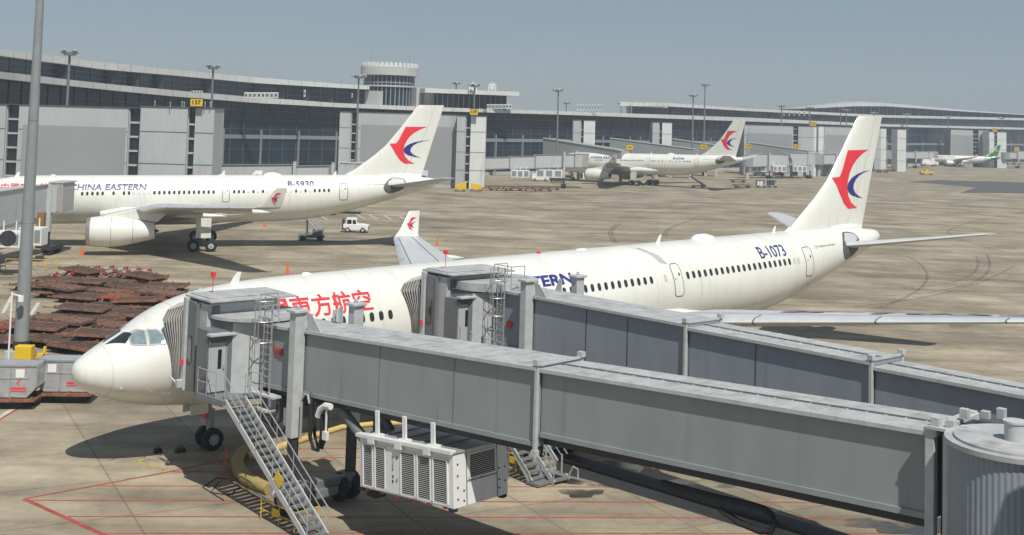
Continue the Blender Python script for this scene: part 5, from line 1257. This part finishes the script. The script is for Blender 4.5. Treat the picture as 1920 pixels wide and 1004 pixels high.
# ------------------------------------------------------------------ number signs
def stand_sign(label,u0,u1,v0,v1,D,txt,post=None):
    c=pt((u0+u1)/2,(v0+v1)/2,D); w_=(u1-u0)/FPX*D; h=(v1-v0)/FPX*D; Mx=Matrix.Translation(c); t=thing('stand_number_sign',label,'sign',Mx,'yellow stand number signs')
    m=MB(Mx); m.b2((-w_/2,-.12,-h/2),(w_/2,.12,h/2)); bd=m.build('sign_board',M['yellow'],t,bevel=.04)
    m=MB(Mx)
    for a,b in (((-w_/2,-h/2),(w_/2,-h/2)),((w_/2,-h/2),(w_/2,h/2)),((w_/2,h/2),(-w_/2,h/2)),((-w_/2,h/2),(-w_/2,-h/2))): m.beam((a[0],-.13,a[1]),(b[0],-.13,b[1]),.08,.08)
    m.build('sign_frame',M['dark'],bd)
    if txt: sign_text('sign_number',txt,Mx@Matrix.Translation((0,-.135,0))@Matrix.Rotation(PI/2,4,'X'),w_*.66,h*.55,M['tyre'],bd,.03)
    if post:
        z0=pt((u0+u1)/2,post,D).z-c.z
        for x in (-w_*.3,w_*.3): m=MB(Mx); m.b2((x-.07,-.05,z0),(x+.07,.05,-h/2)); m.build('sign_post',M['pole'],t)
stand_sign('yellow sign reading 137 on the tower at the left',357,381,185,200,175.5,'137',203)
stand_sign('yellow sign reading 139 on the pale tower beside the mast',881,896.5,204,216,281,'139',219)
stand_sign('yellow sign reading 141 above the middle of the small airliner',1174,1188,271.5,281,327,'141',292)
stand_sign('yellow sign reading 142 just left of the small airliner\'s fin',1313,1326,271,280,372,'142',292)
stand_sign('yellow sign reading 143 right of the small airliner\'s fin',1397,1409,270.5,278.5,384,'143',292)
stand_sign('yellow sign reading 145 midway between the small and the foreground fins',1488,1498,270.5,277.5,392,'145',290)
stand_sign('yellow sign reading 144 mounted highest on the far tower left of the foreground fin',1519,1530.5,229,236.5,412,'144',240)
stand_sign('faint yellow sign above the white blocks behind the green tail',1861,1869.5,241,247,595,'149',252)
stand_sign('yellow sign at the right edge beyond the green tail',1902,1911,276,283,590,'151',288)
# ------------------------------------------------------------------ masts
def mast(label,u,v,D,big=1.0):
    top=pt(u,v,D); Mx=Matrix.Translation((top.x,top.y,0)); h=top.z; t=thing('light_mast',label,'light mast',Mx,'floodlight masts on the apron')
    m=MB(Mx); m.cyl((0,0,0),(0,0,h),.34,.17,12); m.cyl((0,0,0),(0,0,1.2),.5,.5,12); m.build('pole',M['mast'],t)
    m=MB(Mx); m.cyl((0,0,h-.5),(0,0,h-.2),.9,.9,14); m.tube([(1.3*math.cos(a),1.3*math.sin(a),h-.1) for a in [2*PI*i/12 for i in range(13)]],.07,5); m.beam((-1.3,0,h-.1),(1.3,0,h-.1),.08); m.beam((0,-1.3,h-.1),(0,1.3,h-.1),.08); m.build('head_frame',M['mast'],t)
    for i in range(6):
        a=2*PI*i/6+.3; m=MB(Mx@Matrix.Translation((1.35*math.cos(a),1.35*math.sin(a),h+.05))@Matrix.Rotation(a,4,'Z')@Matrix.Rotation(R(35),4,'Y')); m.b2((-.12,-.33,-.25),(.22,.33,.32)); m.build('floodlight',M['alu'],t)
for a in (('floodlight mast at the far left over the widest tower wall',131,98,184),('floodlight mast beside the 137 sign',400,125,222),('floodlight mast in front of the round tower',673,143,260),('floodlight mast rising behind the 139 sign',890,160,298),('lone floodlight mast between the 139 tower and the small airliner',1047,169,330),('shorter of the two masts left of the small airliner\'s fin',1300,179,381),('tallest mast right behind the small airliner',1322,159,400),('floodlight mast over the far wide tower wall',1465.5,199,450),('thin far mast with the high yellow sign at its foot',1518.5,202,470),('left mast of the close pair beside the foreground fin',1576.5,201.5,450),('right mast of the close pair beside the foreground fin',1587,207,506),('mast peeping over the tip of the foreground fin',1639,212,547),('far mast in front of the dark glass bay right of the fin',1700.6,215,579),('far mast left of the green tailed airliner\'s engine',1778,219,614),('farthest mast above the green tail',1878,222,640)): mast(*a)
for lab,u,v,D in (('small mast head showing above the pavilion roof',855.5,156,400),('small mast head over the low concourse roof',1062,193,460),('small mast at the left end of the far second storey',1164.5,194,500)):
    mast(lab,u,v,D)
# near pole
b=at(38,672); Mx=Matrix.Translation(b); hh=24
NP=thing('light_pole','thick grey pole in the foreground crossing the left of the view','light pole',Mx)
m=MB(Mx); m.cyl((0,0,1.1),(0,0,hh),.45,.24,36); m.build('pole',M['pole'],NP)
m=MB(Mx); m.cyl((0,0,8.6),(0,0,8.66),.395,.395,36); m.cyl((0,0,15.2),(0,0,15.26),.335,.335,36); m.build('weld_ring',M['pole'],NP)
m=MB(Mx); m.cyl((0,0,.5),(0,0,1.12),.5,.5,28); m.build('base_sleeve',M['dark'],NP)
m=MB(Mx); m.b2((-.75,-.75,0),(.75,.75,.55)); m.build('concrete_base',M['conc'],NP,bevel=.04)
m=MB(Mx); m.b2((.1,-1.25,.0),(1.15,-.6,1.0)); m.build('yellow_cabinet',M['yellow'],NP,bevel=.04)
m=MB(Mx); m.b2((1.3,-.7,.2),(1.9,-.3,.45)); m.b2((1.7,-.7,0),(1.85,-.5,.9)); m.build('yellow_barrier',M['yellow'],NP)
m=MB(Mx); m.cyl((-.35,-1.0,0),(-.35,-1.0,4.3),.06,n=8); m.beam((-.35,-1.0,4.2),(.25,-1.05,4.1),.08); m.cyl((.25,-1.05,3.75),(.25,-1.05,4.1),.19,.19,14); m.build('camera_stand',M['white'],NP)
# rooftop plant
def rooftop(label,u0,n,step,v,D,sz,m_='acw',cat='roof unit',nm='roof_unit',dz=0):
    g_=None
    for i in range(n):
        u=u0+i*step; c=pt(u,v,D); Mx=Matrix.Translation((c.x,c.y,c.z))
        if g_ is None:
            g_=thing(nm,label,cat,Mx,label.split(',')[0]); q=MB(Mx); q.b2((-sz[0]/2,-sz[1]/2,0),(sz[0]/2,sz[1]/2,sz[2])); q.build('casing',M[m_],g_,bevel=.05)
            q=MB(Mx); q.b2((-sz[0]*.32,-sz[1]/2-.04,sz[2]*.25),(sz[0]*.32,-sz[1]/2-.005,sz[2]*.8)); q.build('fan_grille',M['mull'],g_)
        else: dup(g_,None,Mx)
rooftop('cream roof unit in the row of eight left of the round tower',462,8,8.0,184.5,283,(.85,1,1.35))
rooftop('cream roof unit in the row of nine right of the pavilion',915,9,5.2,204.5,344,(.65,1,1.3))
rooftop('small white roof box above the 137 sign',362,4,5.2,174.5,208,(.4,.5,.35))
rooftop('slim white antenna panel on the low concourse roof',1083,9,5.6,207.5,386,(.35,.3,1.9),cat='antenna panel',nm='antenna_panel')
rooftop('slim white antenna panel on the far second storey terrace',1470,6,9.5,217.5,478,(.4,.3,2.0),cat='antenna panel',nm='antenna_panel')
rooftop('tall white panel on the concourse terrace left of the tower',571,1,1,182,300,(.45,.3,1.7),cat='antenna panel',nm='antenna_panel')
rooftop('white panel on the terrace under the round tower',660,1,1,183,310,(.35,.3,1.0),cat='antenna panel',nm='antenna_panel')
for i,(u,v,D) in enumerate(((290,199,176),(319,201,175.5),(341,200,177),(345,201,177.5),(384,201,175.5),(394,201,175.6))):
    rooftop(['short white lamp post alone on the left half of the 137 tower','short white lamp post left of the 137 sign, outer of three','short white lamp post left of the 137 sign, middle of three','short white lamp post left of the 137 sign, nearest it','short white lamp post just right of the 137 sign','short white lamp post at the right corner of the 137 tower'][i],u,1,1,v,D,(.12,.12,.75),'white','lamp post','lamp_post')
# ------------------------------------------------------------------ cargo dollies, containers, vehicles
def dolly(Mx,label,c1,c2,L=3.6,Wd=2.5,group=None,slats=True):
    t=thing('cargo_dolly',label,'cargo dolly',Mx,group)
    m=MB(Mx)
    for y in (-Wd/2,Wd/2): m.beam((-L/2,y,.52),(L/2,y,.52),.12,.16)
    for x in (-L/2,0,L/2): m.beam((x,-Wd/2,.50),(x,Wd/2,.50),.12,.14)
    for y in (-Wd/2,Wd/2):
        for x in (-L/2+.06,L/2-.06,-.3,.3): m.b2((x-.05,y-.07,.58),(x+.05,y+.07,.70))
    m.build('frame',c1,t)
    m=MB(Mx)
    if slats:
        for i in range(5): y=-Wd/2+.3+(Wd-.6)*i/4; m.b2((-L/2+.08,y-.09,.53),(L/2-.08,y+.09,.60))
    m.b2((-L/2+.1,-Wd/2+.1,.49),(L/2-.1,Wd/2-.1,.53)); m.build('roller_deck',c2,t)
    for x in (-L*.33,L*.33):
        for y in (-Wd*.36,Wd*.36):
            m=MB(Mx); m.lathe([(-.08,0),(-.08,.2),(.08,.2),(.08,0)],14,'y',(x,y,.2)); m.build('wheel',M['tyre'],t)
    m=MB(Mx); m.beam((-L/2,-.25,.42),(-L/2-1.0,0,.3),.07); m.beam((-L/2,.25,.42),(-L/2-1.0,0,.3),.07); m.beam((-L/2-1.0,0,.3),(-L/2-1.35,0,.3),.09); m.build('drawbar',M['rust2'],t)
    return t
I4=Matrix.Identity(4)
protos=[dolly(I4,'x',M['rust'],M['rust3'],3.6,2.3,'empty cargo dollies parked in rows'),dolly(I4,'x',M['rust2'],M['rust3'],3.6,2.3),dolly(I4,'x',M['rust3'],M['rust'],3.6,2.3),dolly(I4,'x',M['redpl'],M['rust2'],3.6,2.3)]
ordn=['first','second','third','fourth','fifth','sixth','seventh','eighth','ninth','tenth','eleventh','twelfth']
pn=['rusty brown','orange brown','dark brown','faded red']
used=[False]*4; rnd=random.Random(11)
rows=[(524,[150,236]),(535,[100,184,268]),(546,[66,150,232,312]),(557,[112,198,282]),(568,[150,232,300]),(586,[196,262]),(599,[150,228]),(611,[94,178]),(623,[24,116,206]),(636,[64,150]),(650,[8,98,186]),(662,[150])]
stacked=[]
for ri,(v,Us) in enumerate(rows):
    for ci,u in enumerate(Us):
        p=at(u,v+rnd.uniform(-1.5,1.5)); k=rnd.choice([0,0,0,2,0,1,2] if ri>1 else [3,1,3,0]); a=R(-14)+rnd.uniform(-.3,.3)
        if rnd.random()<.3: a+=PI
        k=[0,1,0,2,3,0,1,0,2][(ri*5+ci*2)%9]
        lift=.0; tilt=0
        Mx=Matrix.Translation(p)@Matrix.Rotation(a,4,'Z'); lab='%s dolly, %s from the left in the %s row from the back'%(pn[k],ordn[ci],ordn[ri])
        if (ri+ci)%3==0:   # a second dolly stacked askew on this one
            kk=(k+1)%3; stk=Mx@Matrix.Translation((.25,-.2,.42))@Matrix.Rotation(rnd.uniform(-.35,.35),4,'Z')@Matrix.Rotation(.05,4,'Y')
            stacked.append((stk,kk,'%s dolly stacked on the %s one of the %s row from the back'%(pn[kk],ordn[ci],ordn[ri])))
        if not used[k]:
            protos[k].matrix_basis=Mx; protos[k]['label']=lab; protos[k]['group']='empty cargo dollies parked in rows'; used[k]=True; q=protos[k]
        else: q=dup(protos[k],None,Mx,lab,'empty cargo dollies parked in rows')
for Mx,k,lab in stacked: dup(protos[k],None,Mx,lab,'cargo dollies stacked on others')
for k in range(4):
    if not used[k]:
        for ch in list(protos[k].children): bpy.data.objects.remove(ch)
        bpy.data.objects.remove(protos[k])
# red and white tow bars leaning on the rear of the pile
for i,(u0,v0,u1,v1) in enumerate(((96,532,158,519),(128,530,186,517),(160,528,212,517),(188,529,238,519),(214,531,262,521),(236,534,282,523))):
    a=at(u0,v0)+Vector((0,0,.75));b=at(u1,v1)+Vector((0,0,.9)); mid_=(a+b)/2; t=thing('tow_bar','red and white striped tow bar behind the dollies, %s from the left'%ordn[i],'tow bar',Matrix.Translation((mid_.x,mid_.y,.0)),'striped tow bars behind the dollies')
    m=MB(); m.beam(a,b,.16); pb=m.build('bar',M['whiteline'],t); m=MB()
    for k in (0,2,4): m.beam(a.lerp(b,k/5+.01),a.lerp(b,(k+1)/5),.175)
    join(m,pb,M['redpl'])
    m=MB(); m.beam(a,Vector((a.x,a.y,.0)),.08); m.beam(b,Vector((b.x,b.y,.0)),.08); m.build('stand_leg',M['rust'],t)
# far dolly rows beside the 139 tower
fd=[(u,v) for u,v in ((912,357),(926,354),(940,358),(953,354),(967,358),(981,355),(995,359),(1008,355),(1022,359),(1036,356))]
for i,(u,v) in enumerate(fd):
    p=at(u,v); dup(protos[0 if i%3 else 1] if used[1] else protos[0],None,Matrix.Translation(p)@Matrix.Rotation(rnd.uniform(-.3,.3),4,'Z')@Matrix.Scale(.95,4),'rusty dolly in the far row under the long pale bridge, %s from the left'%ordn[i],'far dollies below the 139 tower')
for i,(u,v) in enumerate(((1384,342),(1392,352),(1495,328),(1510,325),(1524,328),(1645,322),(1655,324),(1668,322),(1880,308),(1895,309),(1908,308))):
    p=at(u,v); dup(protos[0],None,Matrix.Translation(p)@Matrix.Rotation(rnd.uniform(-.3,.3),4,'Z')@Matrix.Scale(1.3,4),'tiny distant brown dolly at the far right of the apron, %s from the left'%ordn[i],'tiny dollies far right')
def container(u,v,label,rz,text=True,flip=1):
    p=at(u,v); Mx=Matrix.Translation(p)@Matrix.Rotation(rz,4,'Z'); d_=dolly(Mx,'orange wheeled dolly under the %s'%('container left of the nose' if u>70 else 'container at the left edge'),M['rust2'],M['rust3'],2.9,1.9,'dollies carrying containers')
    C_=Mx@Matrix.Translation((0,0,.66)); t=thing('cargo_container',label,'cargo container',C_)
    m=MB(C_); P=[(-1.05*flip,0),(1.2*flip,0),(1.2*flip,1.62),(-1.55*flip,1.62),(-1.55*flip,.55)]
    m.prism(P,-.77,.77); m.build('container_body',M['alu'],t)
    m=MB(C_)
    n=len(P)
    for i in range(n):
        a=P[i];b=P[(i+1)%n]
        for y in (-.78,.78): m.beam((a[0],y,a[1]),(b[0],y,b[1]),.07)
        m.beam((a[0],-.78,a[1]),(a[0],.78,a[1]),.07)
    m.b2((-.2*flip-.02,-.8,.06),(-.2*flip+.02,-.765,1.56)); m.b2((-.95,-.8,.95),(1.15,-.768,.98)); m.build('edge_extrusion',M['metal'],t)
    m=MB(C_); m.b2((-.9*flip,-.782,1.02),(-.45*flip,-.772,1.45)); m.build('placard',M['white'],t)
    m=MB(C_)
    m.b2((.15,-.784,.28),(1.0,-.772,.34)); m.b2((.15,-.784,.40),(1.0,-.772,.50)); pl_=m.build('red_marking',M['red'],t)
    V=[(q[0],q[1]) for q in RED]; m=MB(C_); m.add([(.5+(x-56.5)*.055,-.786,.62+(z-4.1)*.06) for x,z in RED],[tuple(range(len(RED)))]); m.build('small_emblem',M['red'],pl_)
    return t
container(126,751,'silver cargo container with red markings directly left of the airliner nose',R(4),flip=1)
container(18,762,'silver cargo container with white straps at the left edge of the view',R(6),flip=-1)
def strap():
    pass
# vehicles
def vehicle(label,name,cat,u,v,rz,s,body,cabp,W_,wheels,col,extra=None,glass=None):
    p=at(u,v); Mx=Matrix.Translation(p)@Matrix.Rotation(rz,4,'Z')@Matrix.Scale(s,4); t=thing(name,label,cat,Mx)
    m=MB(Mx); m.prism(body,-W_/2,W_/2); m.build('body',col,t,bevel=.05)
    if cabp: m=MB(Mx); m.prism(cabp,-W_/2+.06,W_/2-.06); m.build('cab',col,t,bevel=.05)
    if glass:
        for P in glass:
            m=MB(Mx); m.prism(P,-W_/2+.04,-W_/2+.06); m.prism(P,W_/2-.06,W_/2-.04); m.build('side_window',M['glass'],t)
    for x,r in wheels:
        for y in (-W_/2+.12,W_/2-.12):
            m=MB(Mx); m.lathe([(-.13,0),(-.13,r*.8),(-.1,r),(.1,r),(.13,r*.8),(.13,0)],20,'y',(x,y,r)); w_=m.build('wheel',M['tyre'],t)
            m=MB(Mx); m.lathe([(-.14,0),(-.14,r*.5)],14,'y',(x,y,r)); m.lathe([(.14,0),(.14,r*.5)],14,'y',(x,y,r)); m.build('rim',M['hub'],w_)
    if extra: extra(Mx,t)
    return t
def tugx(Mx,t):
    m=MB(Mx); m.b2((-1.75,-.75,.5),(-1.6,.75,1.7)); m.b2((-1.7,-.8,.35),(-1.35,.8,.6)); m.build('rear_frame',M['dark'],t); m=MB(Mx); m.b2((1.66,-.5,.5),(1.72,.5,.8)); m.build('front_grille',M['dark'],t)
    m=MB(Mx); m.b2((.21,-.6,1.16),(.24,.6,1.68)); m.build('windscreen',M['glass'],t); m=MB(Mx); m.b2((-1.2,-.7,1.86),(.15,.7,1.9)); m.build('cab_roof',M['white'],t)
vehicle('white baggage tractor standing alone behind the second airliner','baggage_tractor','tractor',667,436,0,1.05,[(-1.6,.35),(1.7,.35),(1.72,1.0),(.9,1.15),(.3,1.12),(-1.6,1.1)],[(-1.25,1.05),(.3,1.05),(.12,1.85),(-1.2,1.85)],1.6,[(-1.0,.38),(1.0,.38)],M['white'],tugx,[[(-.35,1.15),(.12,1.15),(.02,1.65),(-.35,1.7)],[(-1.1,1.15),(-.5,1.15),(-.5,1.7),(-1.05,1.7)]])
# boarding step truck under the second airliner
p=at(584,451); Mx=Matrix.Translation(p); BL=thing('mobile_steps','dark wheeled steps raised against the rear belly of the second airliner','mobile steps',Mx)
stairs(BL,Mx,(-.9,0,3.3),(1.5,0,.5),1.0,10)
m=MB(Mx); m.b2((-1.6,-.7,.35),(1.6,.7,.75)); m.b2((.2,-.75,.6),(1.4,.75,1.4)); m.beam((-.6,-.5,.6),(-.7,-.5,3.1),.12); m.beam((-.6,.5,.6),(-.7,.5,3.1),.12); m.beam((1.0,0,.7),(-.7,0,2.9),.14); m.b2((-1.3,-.5,3.2),(-.6,.5,3.3)); m.build('chassis',M['mid'],BL)
for x in (-1.1,1.1):
    for y in (-.65,.65): m=MB(Mx); m.lathe([(-.12,0),(-.12,.32),(.12,.32),(.12,0)],16,'y',(x,y,.32)); m.build('wheel',M['tyre'],BL)
# distant equipment
boxb=[(-2,.4),(2.2,.4),(2.3,1.1),(1.3,1.3),(1.2,2.0),(.2,2.1),(.1,1.2),(-2,1.2)]
W4=[(-1.3,.4),(1.4,.4)]
gl4=[[(.35,1.35),(1.05,1.35),(1.0,1.9),(.35,1.9)]]
def flatx(Mx,t): m=MB(Mx); m.b2((-1.9,-.9,1.2),(.05,.9,1.9)); m.build('load_box',M['acw'],t)
vehicle('small white pickup truck left of the orange tractor, far right of the small airliner','service_truck','truck',1424,330,R(170),1.0,boxb,None,1.9,W4,M['white'],flatx,gl4)
vehicle('small orange tractor beside the distant white pickup','service_tractor','tractor',1459,331,0,.9,boxb,None,1.8,W4,M['orange'],None,gl4)
vehicle('small yellow tractor driving alone on the open far apron','service_tractor','tractor',1737,328,0,1.2,[(-2,.4),(2.2,.4),(2.3,1.0),(-2,1.1)],[(-.6,1.0),(.3,1.0),(.2,1.7),(-.5,1.7)],1.9,W4,M['yellow'])
vehicle('white service truck near the nose of the green tailed airliner','service_truck','truck',1741,312,0,1.9,boxb,None,2.2,W4,M['white'],flatx,gl4)
vehicle('yellow loader at the foot of the 139 tower, left one','ramp_loader','loader',863,359,0,.95,[(-1.4,.4),(1.4,.4),(1.4,2.2),(-1.2,1.5)],None,1.8,[(-.9,.35),(.9,.35)],M['yellow'])
vehicle('yellow loader at the foot of the 139 tower, right one','ramp_loader','loader',893,359,0,.95,[(-1.4,.4),(1.4,.4),(1.2,1.6),(-1.3,2.0)],None,1.8,[(-.9,.35),(.9,.35)],M['yellow'])
vehicle('grey tow truck under the left end of the long far bridge','service_truck','truck',1690,309,0,1.6,boxb,None,2.0,W4,M['white'],None,gl4)
vehicle('white catering truck under the long pale bridge','service_truck','truck',1012,340,0,1.1,boxb,None,2.0,W4,M['white'],flatx,gl4)
vehicle('dark tractor below the cab of the long pale bridge','service_tractor','tractor',1044,343,0,.9,boxb,None,1.8,W4,M['dark'],None,gl4)
vehicle('grey baggage loader under the tail of the small airliner','ramp_loader','loader',1308,353,0,.9,[(-2.4,.5),(2.4,.5),(2.4,.9),(-2.0,3.4),(-2.4,3.3),(1.2,.95)],None,1.4,[(-1.2,.38),(1.5,.38)],M['mid'])
# cage trailers
for i,u in enumerate((1427,1448)):
    p=at(u,352); Mx=Matrix.Translation(p); t=thing('cage_trailer','silver cage trailer on the far apron, %s of the coupled pair'%('left' if i==0 else 'right'),'trailer',Mx,'coupled silver cage trailers')
    m=MB(Mx); m.b2((-1.3,-.8,.4),(1.3,.8,.55)); m.b2((-1.3,-.8,2.1),(1.3,.8,2.16))
    for x in (-1.3,-.45,.45,1.3):
        for y in (-.8,.8): m.b2((x-.04,y-.04,.5),(x+.04,y+.04,2.1))
    m.b2((-1.3,.74,.55),(1.3,.78,2.1)); m.build('cage',M['alu'],t)
    m=MB(Mx); m.b2((-1.1,-.6,.6),(.3,.6,1.8)); m.build('cargo',M['acw'] if i==0 else M['dark'],t)
    for x in (-.9,.9): m=MB(Mx); m.lathe([(-.8,0),(-.8,.25),(.8,.25),(.8,0)],12,'y',(x,0,.25)); m.build('wheel_pair',M['tyre'],t)
# people
def person(u,v,label,rz=0):
    p=at(u,v); Mx=Matrix.Translation(p)@Matrix.Rotation(rz,4,'Z'); t=thing('person',label,'person',Mx)
    J=[(0,0,.95,.15),(0,0,1.15,.14),(0,0,1.4,.17),(0,0,1.52,.06),(0,0,1.62,.10),(0,0,1.72,.09),(-.1,0,.88,.10),(-.11,.02,.5,.065),(-.12,-.02,.08,.05),(-.12,-.14,.04,.04),(.1,0,.88,.10),(.12,-.03,.5,.065),(.13,.05,.08,.05),(.13,-.08,.04,.04),(-.2,0,1.42,.06),(-.27,-.03,1.15,.045),(-.25,-.15,.92,.035),(.2,0,1.42,.06),(.27,-.05,1.15,.045),(.22,-.2,.95,.035)]
    E_=[(0,1),(1,2),(2,3),(3,4),(4,5),(0,6),(6,7),(7,8),(8,9),(0,10),(10,11),(11,12),(12,13),(2,14),(14,15),(15,16),(2,17),(17,18),(18,19)]
    me=bpy.data.meshes.new('body'); me.from_pydata([j[:3] for j in J],E_,[]); o=bpy.data.objects.new('body',me); COL.objects.link(o); o.parent=t
    sk=o.modifiers.new('skin','SKIN'); 
    for i,j in enumerate(J): me.skin_vertices[0].data[i].radius=(j[3],j[3])
    me.skin_vertices[0].data[0].use_root=True
    sb=o.modifiers.new('sub','SUBSURF'); sb.levels=1; sb.render_levels=1; me.materials.append(M['navycloth'])
    m=MB(Mx); m.loft([[(.23*math.cos(2*PI*i/14)*k,.16*math.sin(2*PI*i/14)*k,z) for i in range(14)] for z,k in ((.98,.95),(1.2,1.0),(1.45,1.05),(1.5,.6))],True); m.build('vest',M['hivis'],t)
    m=MB(Mx); m.lathe([(1.54,.085),(1.6,.105),(1.68,.11),(1.76,.08),(1.79,0)],12,'z',(0,0,0)); m.build('head',M['skin'],t); return t
person(1206,351,'person in a bright yellow vest beside the small airliner\'s main wheels'); person(6,467,'person in a bright yellow vest under the bridge at the left edge')
# ------------------------------------------------------------------ air
hzb=MB(); hzb.b2((-1500,-40,-1),(1500,960,60)); ho=hzb.build('haze',bpy.data.materials.new('haze'))
hm=ho.data.materials[0]; hm.use_nodes=True; n=hm.node_tree; n.nodes.remove(n.nodes['Principled BSDF']); pv=n.nodes.new('ShaderNodeVolumePrincipled'); pv.inputs['Color'].default_value=(.84,.92,1,1); pv.inputs['Density'].default_value=.00042; pv.inputs['Anisotropy'].default_value=.1
n.links.new(pv.outputs[0],n.nodes['Material Output'].inputs['Volume']); tag(ho,kind='stuff',label='thin pale haze filling the air over the apron',cat='haze')
